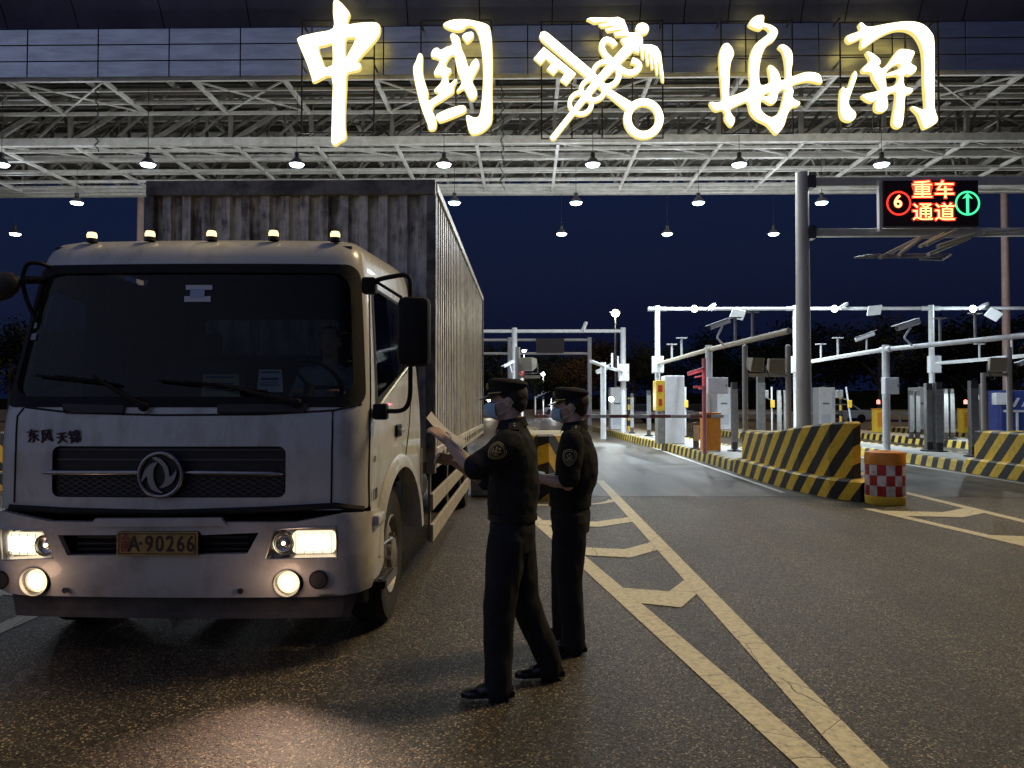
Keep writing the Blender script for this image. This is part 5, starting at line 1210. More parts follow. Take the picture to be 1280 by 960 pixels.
# bumper with cut-outs
HLp = [[(8, 659), (60, 661), (66, 675), (74, 696), (10, 698)], [(345, 660), (380, 658), (421, 657), (423, 675), (422, 695), (334, 697)]]
HL = [uvs(l) for l in HLp]
INT = uvs([(78, 667), (150, 667), (155, 662), (252, 662), (256, 667), (326, 664), (312, 690), (90, 692)])
FG = []
for px, py, r in ((50, 724), (362, 726)) and ((50, 724, .088), (362, 726, .082)): s, z = uv(px, py); FG.append((s, z, r))
FGL = [[(s+r*1.1*cos(2*pi*i/20), z+r*.92*sin(2*pi*i/20)) for i in range(20)] for s, z, r in FG]
zl0, zl1 = .405, .915
bo = dense([(-SB-.16, zl1), (-SB-.2, .78), (-SB-.2, .52), (-SB-.05, zl0+.02), (-.9, zl0), (.9, zl0), (SB+.05, zl0+.02), (SB+.2, .52), (SB+.2, .78), (SB+.16, zl1-.02), (1.0, zl1), (.72, zl1-.05), (-.72, zl1-.05), (-1.0, zl1)], .08)
bm = BM(); patch(bm, [bo]+[dense(l, .05) for l in HL]+[dense(INT, .06)]+FGL, lambda a, b, t: cab(a, b, (.035 if abs(a) < .9 else max(.012, .035-.08*(abs(a)-.9)))+.012*sin((b-zl0)/(zl1-zl0)*pi)+t), step=.05, thick=.04)
bmesh.ops.recalc_face_normals(bm, faces=bm.faces); bp_ = tp('bumper', bm, M_bump, smooth=True)
bm = BM(); patch(bm, [rrect(-SB-.12, .28, SB+.12, .90, .03)], lambda a, b, t: cab(a, b, -.04), step=.1); tp('bumper_backing', bm, M_rub)
bm = BM(); patch(bm, [dense([(-1.05, .25), (1.05, .25), (1.12, .425), (-1.12, .425)], .08)], lambda a, b, t: cab(a, b, -.03+t), step=.08); tp('air_dam', bm, mat('air_dam_grey', (.09, .08, .078), .6, var=.4, vscale=5))
M_bulbE = emis('headlight_glow', (1.0, .90, .66), 4.0); M_fogE = emis('fog_glow', (1.0, .84, .50), 9)
for i, L in enumerate(HL):
    bm = BM(); D2 = dense(L, .04); n = len(D2); c = Vector((sum(p[0] for p in D2)/n, sum(p[1] for p in D2)/n))
    A = [bm.verts.new(cab(*p, .03)) for p in D2]; B = [bm.verts.new(cab(c.x+(p[0]-c.x)*.92, c.y+(p[1]-c.y)*.88, -.03)) for p in D2]
    for k in range(n): bm.faces.new((A[k], A[(k+1) % n], B[(k+1) % n], B[k]))
    bm.faces.new(B); hl = tp('headlight', bm, M_chrome, smooth=False)
    sgn = -1 if i == 0 else 1
    # lit outer reflector, unlit round inner one
    so_ = c.x+sgn*.055; si = c.x-sgn*.115
    bm = BM(); hh = .068; L3 = rrect(so_-.125, c.y-hh, so_+.125, c.y+hh, .03); patch(bm, [dense(L3, .05)], lambda a, b, t: cab(a, b, -.012+t), step=.06, thick=.02); mr_ = tp('main_reflector', bm, emis('reflector_glow', (1.0, .80, .50), 1.9), hl)
    bm = BM(); L4 = rrect(so_-.095, c.y-hh*.72, so_+.10, c.y+hh*.72, .045); patch(bm, [dense(L4, .03)], lambda a, b, t: cab(a, b, -.004+t), step=.04, thick=.006); core = tp('bulb_core', bm, M_bulbE, hl)
    for q_ in range(5):
        bm = BM(); xq = so_-.105+q_*.052; tube(bm, [cab(xq, c.y-hh, .004), cab(xq, c.y+hh, .004)], .0022, 5); tp('lens_flute', bm, M_barc, hl)
    o = cab(si, c.y, .0); bm = BM(); lathe(bm, [(.068, -.02), (.06, -.012), (.055, .01), (.03, .02), (.026, -.006), (0, -.014)], o, 'y', 26); tp('inner_reflector', bm, M_chrome, hl, smooth=True)
    bm = BM(); tube(bm, [o+Vector((.052*cos(a), -.02, .052*sin(a))) for a in [2*pi*k/30 for k in range(31)]], .004, 6); tp('reflector_ring', bm, M_barc, hl, smooth=True)
    bm = BM(); ball(bm, o+Vector((0, -.015, 0)), .012, 10); tp('side_bulb', bm, emis('side_bulb', (1, .8, .45), 6), hl)
    bm = BM(); patch(bm, [D2], lambda a, b, t: cab(a, b, .042), step=.06); tp('lens', bm, M_clear, hl, smooth=True)
    bm = BM(); 
    tube(bm, [cab(*p, .040) for p in D2+[D2[0]]], .005, 6); tp('lens_rim', bm, M_barc, hl, smooth=True)
    l = light('SPOT', cab(so_, c.y, .10), 100, (1, .76, .54), name='headlight_beam', spot_size=radians(74), spot_blend=1, shadow_soft_size=.05); l.rotation_euler = (radians(-80), 0, radians(14*sgn))
for i, (s, z, r) in enumerate(FG):
    o = cab(s, z, .02); bm = BM(); lathe(bm, [(r*.98, -.045), (r*.99, -.025), (r*.8, .03), (0, .05)], o, 'y', 28); fg = tp('fog_light', bm, M_chrome, smooth=True)
    bm = BM(); ball(bm, o+Vector((0, -.01, 0)), (r*.82, .016, r*.78), 20); tp('bulb_reflector', bm, emis('fog_rim', (1.0, .74, .40), 2.2), fg, smooth=True)
    bm = BM(); ball(bm, o+Vector((0, -.018, 0)), (r*.60, .016, r*.56), 20); tp('bulb', bm, M_fogE, fg, smooth=True)
    bm = BM(); lathe(bm, [(r*.94, -.032), (r*.6, -.05), (0, -.058)], o, 'y', 28); tp('lens', bm, M_clear, fg, smooth=True)
    l = light('SPOT', o+Vector((0, -.10, 0)), 120, (1, .64, .46), name='fog_beam', spot_size=radians(80), spot_blend=1, shadow_soft_size=.05); l.rotation_euler = (radians(-84), 0, radians(-20 if i == 0 else 6))
    light('POINT', o+Vector((0, -.16, .02)), 1.0, (1, .64, .42), name='fog_spill', shadow_soft_size=.06)
for px, py in ((400, 722), (10, 722)):
    o = cab(*uv(px, py), .045); bm = BM(); lathe(bm, [(.055, .0), (.05, -.012), (0, -.016)], o, 'y', 22); rf = tp('reflector', bm, M_gr, smooth=True)
    bm = BM(); tube(bm, [o+Vector((.052*cos(a), -.008, .052*sin(a))) for a in [2*pi*k/24 for k in range(25)]], .006, 6); tp('reflector_rim', bm, M_rub, rf)
for px, py in ((304, 735), (88, 734)):
    o = cab(*uv(px, py), .05); bm = BM(); lathe(bm, [(.018, .0), (.018, -.006), (0, -.004)], o, 'y', 14); tp('tow_plug', bm, M_gr, smooth=True)
bm = BM(); patch(bm, [dense(uvs([(150, 646), (280, 645), (288, 655), (120, 656), (126, 646)]), .06)], lambda a, b, t: cab(a, b, .06+t), step=.05, thick=.03); tp('intake_lip', bm, M_bump, smooth=True)
bm = BM()
for py in (672, 680, 687):
    for sx in (-.62, -.45, .3, .45): pass
    bar(bm, cab(*uv(95, py), -.02), cab(*uv(310, py), -.02), .012)
tp('intake_slats', bm, M_gr)
# licence plate
a, b = cab(*uv(154, 691), .055), cab(*uv(253, 662), .055); y = min(a.y, b.y)-.012
bm = BM(); box(bm, (a.x, y, a.z), (b.x, y+.006, b.z), .002); pl = tp('license_plate', bm, mat('plate_yellow', (.52, .33, .09), .45, var=.35, vscale=9, bump=.1))
M_pi = mat('plate_ink', (.03, .02, .015), .5)
cz = (a.z+b.z)/2; w = b.x-a.x
def pt(ch, u, sz, m=M_pi, sx=.8, bo_=.002):
    o = text('plate_character', ch, sz, m, TR, Vector((a.x+w*u, y-.004, cz-.004)), ext=.001, sx=sx, bold=bo_); o.parent = pl
pt('渝', .09, .115, mat('plate_red', (.30, .06, .04), .5), .75, .001)
for ch, u in (('A', .215), ('·', .30), ('9', .40), ('0', .53), ('2', .66), ('6', .79), ('6', .91)): pt(ch, u, .135, sx=.78, bo_=.0015)
bm = BM(); L = rrect(a.x+.012, a.z+.01, b.x-.012, b.z-.01, .01); L2 = rrect(a.x+.017, a.z+.015, b.x-.017, b.z-.015, .008); patch(bm, [L, L2], lambda p, q, t: Vector((p, y-.0025, q))); tp('plate_border', bm, M_pi, pl)
# wipers and vents
for pts in ([(80, 506), (82, 517), (155, 517), (157, 508)], [(273, 507), (273, 517), (380, 516), (388, 506)]):
    front_patch(uvs(pts), .022, M_gr, 'cowl_vent', thick=.02)
for p0, p1, p2, p3 in (((183, 511), (122, 472), (48, 470), (150, 481)), ((372, 506), (268, 481), (200, 476), (335, 490))):
    bm = BM(); A_, B_ = cab(*uv(*p0), .04), cab(*uv(*p1), .045); tube(bm, [A_, A_.lerp(B_, .5)+Vector((0, -.02, .0)), B_], [.022, .013, .008], 8); ball(bm, A_, (.035, .02, .03), 12); wp = tp('wiper', bm, M_rub, smooth=True)
    bm = BM(); L = uvs([p2, p3]); n = 8; pts = [cab(L[0][0]+(L[1][0]-L[0][0])*i/n, L[0][1]+(L[1][1]-L[0][1])*i/n, .016) for i in range(n+1)]; tube(bm, pts, .009, 6); tube(bm, [p+Vector((0, -.018, .012)) for p in pts[2:7]], .006, 6); tp('blade', bm, M_rub, wp, smooth=True)
# roof marker lamps
for px in (115, 187.5, 264.5, 342, 419):
    c = P(px, 299, YF+.42); c.z = 2.695+(.008 if 150 < px < 380 else 0)
    bm = BM(); lathe(bm, [(.036, -.02), (.036, .006), (0, .008)], c, n=16); mk = tp('marker_light', bm, M_gr)
    bm = BM(); lathe(bm, [(.032, .006), (.033, .03), (.026, .046), (0, .052)], c, n=18); tp('lens', bm, emis('marker_glow', (1, .76, .38), 2.0), mk, smooth=True)
light('POINT', (XC, YF+.36, 2.80), .8, (1, .75, .35), name='marker_light_glow', shadow_soft_size=.3)
# mirrors
def mirror(sg):
    X = lambda x: XC+sg*(x-XC)
    V = lambda px, py, D: (lambda q: Vector((X(q.x), q.y, q.z)))(P(px, py, D))
    bm = BM(); tube(bm, bend([V(462, 353, 4.95), V(482, 347, 4.9), V(512, 342, 4.85), V(513, 362, 4.85), V(513, 500, 4.85), V(505, 514, 4.87), V(482, 514, 4.95)], .09), .015, 10)
    tube(bm, [V(470, 352, 4.95), V(502, 372, 4.86)], .010, 8); ar = tp('mirror_arm', bm, M_rub, smooth=True)
    for px, py in ((462, 357), (476, 514)):
        c = V(px, py, 4.95); bm = BM(); box(bm, c-Vector((.045, .05, .055)), c+Vector((.045, .05, .05)), .015); tp('arm_mount', bm, M_rub, ar, smooth=True)
    a, b = V(497, 458, 4.83), V(538, 371, 4.83); x0, x1 = sorted((a.x, b.x))
    bm = BM(); box(bm, (x0, 4.78, a.z), (x1, 4.90, b.z), .045); mi = tp('mirror', bm, M_rub, smooth=True)
    bm = BM(); box(bm, (x0+.02, 4.902, a.z+.03), (x1-.02, 4.908, b.z-.03), .002); tp('mirror_glass', bm, mat('mirror_glass', (.7, .7, .7), .03, 1), mi)
mirror(1)
# passenger side: arm plus a hanging round-backed mirror
bm = BM(); tube(bm, bend([cab(*uv(62, 334)), P(52, 329, 4.98), P(33, 328, 4.95), P(27, 350, 4.95), P(34, 378, 4.95), cab(*uv(46, 402))], .06), .014, 8); tube(bm, [P(30, 350, 4.95), cab(*uv(58, 350))], .026, 8); tube(bm, [P(30, 352, 4.95), P(14, 350, 4.93)], .012, 8); ar = tp('mirror_arm', bm, M_rub, smooth=True)
bm = BM(); c = P(3, 358, 4.93); ball(bm, c, (.12, .06, .09), 24, rot=Matrix.Rotation(radians(-25), 3, 'Y')); tp('front_mirror', bm, M_gr, smooth=True)
# step, fender, wheels
a = P(474, 725, 5.05)
bm = BM(); box(bm, (a.x-.09, 4.93, a.z-.03), (a.x+.06, 5.33, a.z+.02), .008); st = tp('step', bm, M_rub)
bm = BM()
for i in range(7):
    for j in range(3): box(bm, (a.x-.07+j*.042, 4.96+i*.05, a.z+.0205), (a.x-.045+j*.042, 4.99+i*.05, a.z+.030))
box(bm, (a.x+.0605, 4.93, a.z-.02), (a.x+.072, 5.33, a.z+.028)); tp('tread', bm, M_barc, st)
for sg in (1, -1):
    bm = BM(); n = 24; A = []; 
    rings = []
    for i in range(n+1):
        t_ = radians(8)+radians(164)*i/n; row = []
        for r, off in ((.60, -.10), (.60, .028), (.66, .030), (.70, .002)): row.append(bm.verts.new(cab(sg*(SW-r*cos(t_)*(1/1)), .5+(r+.02)*sin(t_), off)))
        rings.append(row)
    for u, v in zip(rings, rings[1:]):
        for k in range(3): bm.faces.new((u[k], u[k+1], v[k+1], v[k]))
    tp('wheel_arch', bm, M_cab, smooth=True)
    bm = BM()
    prof = [(.62*cos(t), .5+.64*sin(t)) for t in [pi*i/16 for i in range(17)]]
    xo, xi = (XC+sg*1.09, XC+sg*.70); yc = YF+.24+.73
    Aa = [bm.verts.new((xo, yc-c_, z_)) for c_, z_ in prof]; Bb = [bm.verts.new((xi, yc-c_, z_)) for c_, z_ in prof]
    for i in range(16): bm.faces.new((Aa[i], Aa[i+1], Bb[i+1], Bb[i]))
    tp('wheel_well', bm, M_rub)
bm = BM(); a, b = P(513, 640, 6.32), P(524, 585, 6.45)
bm.faces.new([bm.verts.new(v) for v in (cab(SB+1.37, .86, .02), cab(SB+1.37, 1.22, .02), Vector((XC+1.12, 6.50, 1.16)), Vector((XC+1.12, 6.50, .98)))]); bmesh.ops.solidify(bm, geom=bm.faces[:], thickness=.03); tp('fender_extension', bm, M_cab)
def wheel(x, y, sg, dual=False):
    r = .48
    for k in range(2 if dual else 1):
        xx = x-sg*.30*k
        bm = BM(); lathe(bm, [(.29, -.11), (.40, -.125), (.455, -.115), (r, -.08), (r+.002, 0), (r, .08), (.455, .115), (.40, .125), (.29, .11)], (xx, y, r+.002), 'x', 48)
        for i in range(48):
            a = 2*pi*i/48
            for s_ in (-.085, .045): 
                c = Vector((xx+s_+.02, y+(r+.004)*cos(a), r+.002+(r+.004)*sin(a))); 
        ty = tp('tyre', bm, M_tyre, smooth=True)
        if k == 0:
            s = sg; off = -.03 if dual else .04
            bm = BM(); lathe(bm, [(.30, .10*s), (.275, .115*s), (.255, .09*s), (.24, (.03+off)*s), (.17, (.055+off)*s), (.12, (.06+off)*s), (.115, (.09+off)*s), (.07, (.10+off)*s), (0, (.105+off)*s)], (xx, y, r+.002), 'x', 36); tp('rim', bm, M_rim, ty, smooth=True)
            for i in range(8): a = 2*pi*i/8; c = Vector((xx+s*(.062+off), y+.145*cos(a), r+.145*sin(a))); bm = BM(); tube(bm, [c-Vector((s*.01, 0, 0)), c+Vector((s*.03, 0, 0))], .014, 6); tp('wheel_nut', bm, M_barc, ty)
wheel(-1.10, YF+.97, 1); wheel(-3.22, YF+.97, -1); wheel(-1.02, 11.75, 1, True); wheel(-3.06, 11.75, -1, True)
# chassis
bm = BM()
for sg in (-1, 1): box(bm, (XC+sg*.42-.04, 5.2, .72), (XC+sg*.42+.04, 14.0, .95))
for y in (6.6, 8.2, 10, 11.75, 13.6): box(bm, (XC-.38, y-.06, .74), (XC+.38, y+.06, .90))
tp('chassis_rail', bm, M_rub)
bm = BM(); tube(bm, [(XC-.95, 11.75, .48), (XC+.95, 11.75, .48)], .08, 12); ball(bm, (XC, 11.75, .48), .2, 16); tp('rear_axle', bm, M_rub, smooth=True)
bm = BM(); tube(bm, [(XC-.95, YF+.97, .48), (XC+.95, YF+.97, .48)], .06, 12); tp('front_axle', bm, M_rub)
bm = BM(); box(bm, (XC+.70, 6.28, .28), (XC+1.06, 6.31, 1.0)); tp('mud_flap', bm, M_tyre)
bm = BM(); box(bm, (XC+.55, 6.75, .42), (XC+1.0, 7.5, .88), .06); tp('battery_box', bm, M_rub, smooth=True)
bm = BM(); lathe(bm, [(0, 7.7), (.25, 7.7), (.27, 7.73), (.27, 8.75), (.25, 8.78), (0, 8.78)], (XC+.78, 0, .68), 'y', 28); tp('fuel_tank', bm, M_rim, smooth=True)
bm = BM(); tube(bm, [(XC+.98, 6.42, .7), (XC+.98, 6.42, 1.3), (XC+.9, 6.45, 2.3)], .06, 12); tube(bm, [(XC+.7, 6.45, .7), (XC+.7, 6.45, 1.9)], .05, 10); tp('intake_pipe', bm, M_rub, smooth=True)
# cargo box
BX0, BX1, BY0, BY1, BZ0, BZ1 = -3.30, -.78, 6.60, 14.15, 1.08, 3.52
M_boxf = streaked('box_front', (.66, .64, .60), (.13, .115, .095), (3, 3, .35)); M_boxs = streaked('box_side', (.72, .68, .58), (.30, .26, .21), (3, 3, .25), .40, .25); M_boxr = streaked('box_rail', (.20, .19, .18), (.06, .05, .045), (1, 1, 1))
def corr(a0, a1, per, dep, fn, z0, z1, m, name):
    bm = BM(); ps = []; x = a0
    while x < a1-.001:
        for u, d in ((0, 0), (.42*per, 0), (.5*per, dep), (.92*per, dep)):
            if x+u < a1: ps.append((x+u, d))
        x += per
    ps.append((a1, 0)); A = [bm.verts.new(fn(p, d, z0)) for p, d in ps]; B = [bm.verts.new(fn(p, d, z1)) for p, d in ps]
    for i in range(len(ps)-1): bm.faces.new((A[i], A[i+1], B[i+1], B[i]))
    return tp(name, bm, m)
corr(BX0+.05, BX1-.07, .172, .055, lambda p, d, z: Vector((p, BY0+.072-d, z)), BZ0, BZ1-.13, M_boxf, 'box_front_wall')
corr(BY0+.08, BY1-.1, .185, .05, lambda p, d, z: Vector((BX1-.06+d, p, z)), BZ0+.12, BZ1-.08, M_boxs, 'box_side_wall')
corr(BY0+.08, BY1-.1, .185, .035, lambda p, d, z: Vector((BX0+.045-d, p, z)), BZ0+.12, BZ1-.08, M_boxs, 'box_side_wall')
for a_, b_, nm in (((BX0, BY0-.02, BZ1-.13), (BX1, BY0+.08, BZ1), 'front_rim'), ((BX0+.08, BY0, BZ0-.1), (BX1-.08, BY0+.08, BZ0), 'front_sill'), ((BX1-.075, BY0-.015, BZ0-.1), (BX1+.005, BY0+.075, BZ1-.132), 'corner_post'), ((BX0-.005, BY0-.015, BZ0-.1), (BX0+.07, BY0+.075, BZ1-.132), 'corner_post'), ((BX1-.09, BY1-.098, BZ0-.1), (BX1+.006, BY1, BZ1), 'corner_post'), ((BX0-.006, BY1-.098, BZ0-.1), (BX0+.09, BY1, BZ1), 'corner_post')):
    bm = BM(); box(bm, a_, b_, .009); tp(nm, bm, M_boxr)
bm = BM()
for x in (BX1-.07, BX0-.005): box(bm, (x, BY0+.082, BZ1-.08), (x+.08, BY1-.1, BZ1-.002), .006)
tp('top_rail', bm, M_boxs)
bm = BM()
for x in (BX1-.07, BX0-.005): box(bm, (x, BY0+.08, BZ0-.06), (x+.076, BY1-.1, BZ0+.118), .006)
tp('bottom_rail', bm, M_boxs)
bm = BM()
for i in range(22): box(bm, (BX1+.0065, BY0+.25+i*.33, BZ0), (BX1+.010, BY0+.37+i*.33, BZ0+.06))
tp('rail_slots', bm, M_rub)
bm = BM(); box(bm, (BX0+.02, BY0+.03, BZ1-.05), (BX1-.02, BY1-.02, BZ1-.02)); tp('box_roof', bm, M_boxr)
bm = BM(); box(bm, (BX0+.05, BY0+.05, BZ0-.08), (BX1-.09, BY1-.03, BZ0+.02)); tp('box_floor', bm, M_boxr)
bm = BM(); box(bm, (BX0+.05, BY1-.06, BZ0), (BX1-.09, BY1-.01, BZ1-.06)); tp('rear_door', bm, M_boxs)
bm = BM()
for x in (BX1-.06, BX0+.03):
    for (z0, z1, ye) in ((.66, .80, 10.6), (.38, .54, 11.0)): pass
for z0, z1, y0, y1 in ((.66, .80, 6.66, 10.3), (.385, .535, 6.66, 11.0)):
    b_ = BM(); box(b_, (BX1-.05, y0, z0), (BX1-.02, y1, z1), .004); tp('side_guard', b_, mat('guard_alu', (.50, .45, .36), .45, .2, var=.3, vscale=6))
    b_ = BM(); box(b_, (BX0+.02, y0, z0), (BX0+.05, y1, z1), .004); tp('side_guard', b_, mat('guard_alu', (.50, .45, .36)))
bm.free(); bm = BM()
for y in (6.72, 8.2, 9.8):
    for x in (BX1-.075, BX0+.052): box(bm, (x, y, .385), (x+.023, y+.05, BZ0-.06))
tp('guard_post', bm, M_rim)
# ================================================================ people
def voxmesh(bm, size, smooth=4, wr=0, seed=0, wf=(14, 14, 9)):
    me = bpy.data.meshes.new('tmp'); bmesh.ops.recalc_face_normals(bm, faces=bm.faces); bm.to_mesh(me); bm.free()
    o = bpy.data.objects.new('tmp', me); COL.objects.link(o)
    r = o.modifiers.new('r', 'REMESH'); r.mode = 'VOXEL'; r.voxel_size = size; r.use_smooth_shade = True
    s = o.modifiers.new('s', 'SMOOTH'); s.iterations = smooth; s.factor = .5
    dg = bpy.context.evaluated_depsgraph_get(); m2 = bpy.data.meshes.new_from_object(o.evaluated_get(dg)); bpy.data.objects.remove(o)
    b = BM(); b.from_mesh(m2); bpy.data.meshes.remove(m2)
    if wr:
        b.normal_update()
        for v in b.verts:
            q = Vector((v.co.x*wf[0], v.co.y*wf[1], v.co.z*wf[2]+seed))
            w = noise.noise(q)+.5*noise.noise(q*2.1+Vector((3, 1, 7))); rg = 1-abs(noise.noise(q*.8+Vector((9, 2, 1))))*2
            v.co += v.normal*wr*(w*.8+rg*.5)
    return b
def eloft(bm, rings, n=24):
    """rings: (x, y, z, half-depth x, half-width y)"""
    R = [[bm.verts.new((x+a*cos(2*pi*k/n), y+b*sin(2*pi*k/n), z)) for k in range(n)] for x, y, z, a, b in rings]
    for u, v in zip(R, R[1:]):
        for k in range(n): bm.faces.new((u[k], u[(k+1) % n], v[(k+1) % n], v[k]))
    bm.faces.new(R[0][::-1]); bm.faces.new(R[-1])
def limb(bm, pts, rs, n=14):
    tube(bm, pts, rs, n)
    for p, r in zip(pts, rs): ball(bm, p, r*.99, 12)
def hand(bm, w, d, up, side, curl=.5, s=1.0):
    """w wrist, d direction of the palm, up = back of the hand, side = thumb side"""
    d = Vector(d).normalized(); up = (Vector(up)-d*Vector(up).dot(d)).normalized(); sd = Vector(side); sd = (sd-d*sd.dot(d)-up*sd.dot(up)).normalized()
    w = Vector(w); M = Matrix((d, sd, up)).transposed()
    ball(bm, w+d*.048*s, (.048*s, .040*s, .016*s), 14, rot=M); limb(bm, [w-d*.01, w+d*.03*s], [.024*s, .026*s], 10)
    for i, (o, ln) in enumerate(((.030, .070), (.010, .078), (-.010, .072), (-.029, .056))):
        p = w+d*.085*s+sd*o*s; a = .15; pts = [p-d*.02*s, p]; dirv = d.copy(); rs = [.0095*s, .0092*s]
        for j, f in enumerate((.45, .32, .23)):
            a2 = curl*(.6+.25*j); ax = sd; dirv = Matrix.Rotation(a2*(1 if ax.cross(dirv).dot(up) < 0 else -1), 3, ax) @ dirv; p = p+dirv*ln*f*s; pts.append(p); rs.append((.0088-.0008*j)*s)
        limb(bm, pts, rs, 8)
    p = w+d*.025*s+sd*.030*s; t1 = p+(d*.6+sd*.75).normalized()*.035*s-up*.008*s; t2 = t1+(d*.9+sd*.2-up*.3).normalized()*.028*s; limb(bm, [p, t1, t2], [.013*s, .011*s, .009*s], 8)
M_skin = mat('skin', (.50, .35, .27), .5, bump=.05, bscale=60, var=.08, vscale=20)
M_uni = mat('uniform_cloth', (.019, .020, .023), .85, bump=.25, bscale=220, var=.25, vscale=5, spec=.2)
M_hair = mat('hair', (.008, .007, .006), .6, bump=.4, bscale=200)
M_shoe = mat('shoe_leather', (.008, .008, .008), .22, bump=.05, bscale=60)
M_mask = mat('mask_blue', (.36, .56, .72), .8, bump=.1, bscale=120); M_maskw = mat('mask_loop', (.7, .72, .74), .8)
M_gold = mat('gold_thread', (.50, .42, .16), .4, .4); M_patch = mat('patch_black', (.012, .012, .014), .7)
def head_parts(bm, hc, tilt=0):
    R = Matrix.Rotation(tilt, 3, 'Y'); H = lambda x, y, z: hc+R @ Vector((x, y, z))
    ball(bm, H(-.012, 0, .02), (.096, .077, .098), 24, rot=R); ball(bm, H(.030, 0, -.045), (.066, .060, .078), 20, rot=R); ball(bm, H(.055, 0, -.085), (.036, .034, .028), 14, rot=R)
    ball(bm, H(.078, 0, .012), (.020, .048, .014), 14, rot=R)
    ball(bm, H(.094, 0, -.030), (.020, .014, .026), 12, rot=R); ball(bm, H(.104, 0, -.042), (.013, .016, .011), 12, rot=R)
    ball(bm, H(.086, 0, -.070), (.012, .026, .008), 12, rot=R)
    for s in (-1, 1):
        ball(bm, H(-.008, s*.077, -.018), (.021, .010, .032), 14, rot=R); ball(bm, H(.050, s*.045, -.035), (.03, .02, .03), 12, rot=R)
    return H, R
def officer(name_label, loc, yaw, J, seed, badge):
    t = thing('person', name_label, 'person', loc); t.rotation_euler.z = yaw; ORG[t] = Vector((0, 0, 0))
    pp = lambda nm, bm, m, par=None, smooth=True, label=None: part(nm, bm, m, par or t, smooth=smooth, label=label)
    hc = Vector(J['head']); nk = Vector(J['neck'])
    # body
    bm = BM(); H, R = head_parts(bm, hc, J.get('tilt', 0))
    limb(bm, [hc+Vector((-.02, 0, -.07)), nk+Vector((0, 0, -.04))], [.056, .062]); 
    eloft(bm, [(J['hip'][0], 0, J['hip'][2]-.06, .10, .15), (J['hip'][0], 0, J['hip'][2]+.08, .10, .145), (nk.x, 0, nk.z-.30, .105, .155), (nk.x, 0, nk.z-.12, .095, .17), (nk.x, 0, nk.z-.03, .06, .09)])
    for sd in ('l', 'r'):
        sh, el, wr = [Vector(J[k+sd]) for k in ('sh', 'el', 'wr')]; limb(bm, [sh, sh.lerp(el, .5), el, el.lerp(wr, .35), wr], [.052, .045, .039, .040, .026])
        hd = J['hd'+sd]; hand(bm, wr, Vector(hd[0]), hd[1], hd[2], hd[3])
        hp, kn, an = Vector(J['hp'+sd]), Vector(J['kn'+sd]), Vector(J['an'+sd]); limb(bm, [hp, kn, an], [.085, .055, .04])
    pp('body', voxmesh(bm, .0055, 3), M_skin)
    # shirt
    bm = BM(); x = nk.x
    hz = J['hip'][2]; hx = J['hip'][0]
    eloft(bm, [(hx, 0, hz+.05, .125, .165), (hx, 0, hz+.13, .135, .17), (hx*.6+x*.4, 0, hz+.19, .145, .178), (x, 0, nk.z-.30, .138, .188), (x, 0, nk.z-.16, .125, .20), (x, 0, nk.z-.07, .095, .17), (x+.004, 0, nk.z-.02, .072, .095), (x+.01, 0, nk.z+.012, .066, .07)], 32)
    for sd in ('l', 'r'):
        sh, el = Vector(J['sh'+sd]), Vector(J['el'+sd]); e2 = sh.lerp(el, J.get('slv', .85)); limb(bm, [sh+Vector((0, 0, .005)), sh.lerp(e2, .5), e2], [.075, .070, .064]); 
    sb = pp('shirt', voxmesh(bm, .008, 2, .010, seed, (12, 12, 10)), M_uni)
    bm = BM(); # collar
    n = 24
    for z0, z1, a0, a1 in ((0, .035, .062, .058), ):
        Rg = []
        for z, a in ((-.012, .070), (.030, .062), (.032, .070), (-.02, .088)):
            Rg.append([bm.verts.new((x+.012+a*cos(2*pi*k/n)*(1.05), a*.95*sin(2*pi*k/n), nk.z+z-(.02 if abs(k) in (0,) else 0)+.012*(-cos(2*pi*k/n)))) for k in range(n)])
        for u, v in zip(Rg, Rg[1:]):
            for k in range(n): bm.faces.new((u[k], u[(k+1) % n], v[(k+1) % n], v[k]))
    pp('collar', bm, M_uni, sb)
    for s in (1, -1):
        bm = BM(); c = Vector((x, s*.125, nk.z-.012)); box(bm, c-Vector((.03, .05, .006)), c+Vector((.03, .05, .006)), .004); bmesh.ops.rotate(bm, cent=c, matrix=Matrix.Rotation(-s*.33, 3, 'X'), verts=bm.verts); ep = pp('epaulette', bm, M_uni, sb)
        bm = BM()
        for k in (-.02, .012): ball(bm, c+Vector((0, s*k, .010-s*s*.33*k)), (.008, .008, .004), 8)
        pp('shoulder_star', bm, mat('silver_star', (.5, .5, .5), .3, .8), ep)
    # trousers
    bm = BM(); eloft(bm, [(hx, 0, hz-.12, .115, .168), (hx, 0, hz, .125, .175), (hx, 0, hz+.075, .118, .165)], 32)
    for sd in ('l', 'r'):
        hp, kn, an = Vector(J['hp'+sd]), Vector(J['kn'+sd]), Vector(J['an'+sd]); limb(bm, [hp, hp.lerp(kn, .5), kn, kn.lerp(an, .5), an+Vector((0, 0, .01))], [.108, .098, .080, .078, .074], 18)
        a2 = an+Vector((0, 0, -.035)); limb(bm, [an, a2], [.072, .07])
    tr = pp('trousers', voxmesh(bm, .008, 2, .010, seed+5, (12, 12, 6)), M_uni)
    bm = BM(); n = 40; Rg = []
    for z, k_ in ((.050, 0), (.050, .008), (.088, .008), (.088, 0)): Rg.append([bm.verts.new((hx+(.128+k_)*cos(2*pi*k/n), (.172+k_)*sin(2*pi*k/n), hz+z)) for k in range(n)])
    for u, v in zip(Rg, Rg[1:]+Rg[:1]):
        for k in range(n): bm.faces.new((u[k], u[(k+1) % n], v[(k+1) % n], v[k]))
    bl = pp('belt', bm, M_rub)
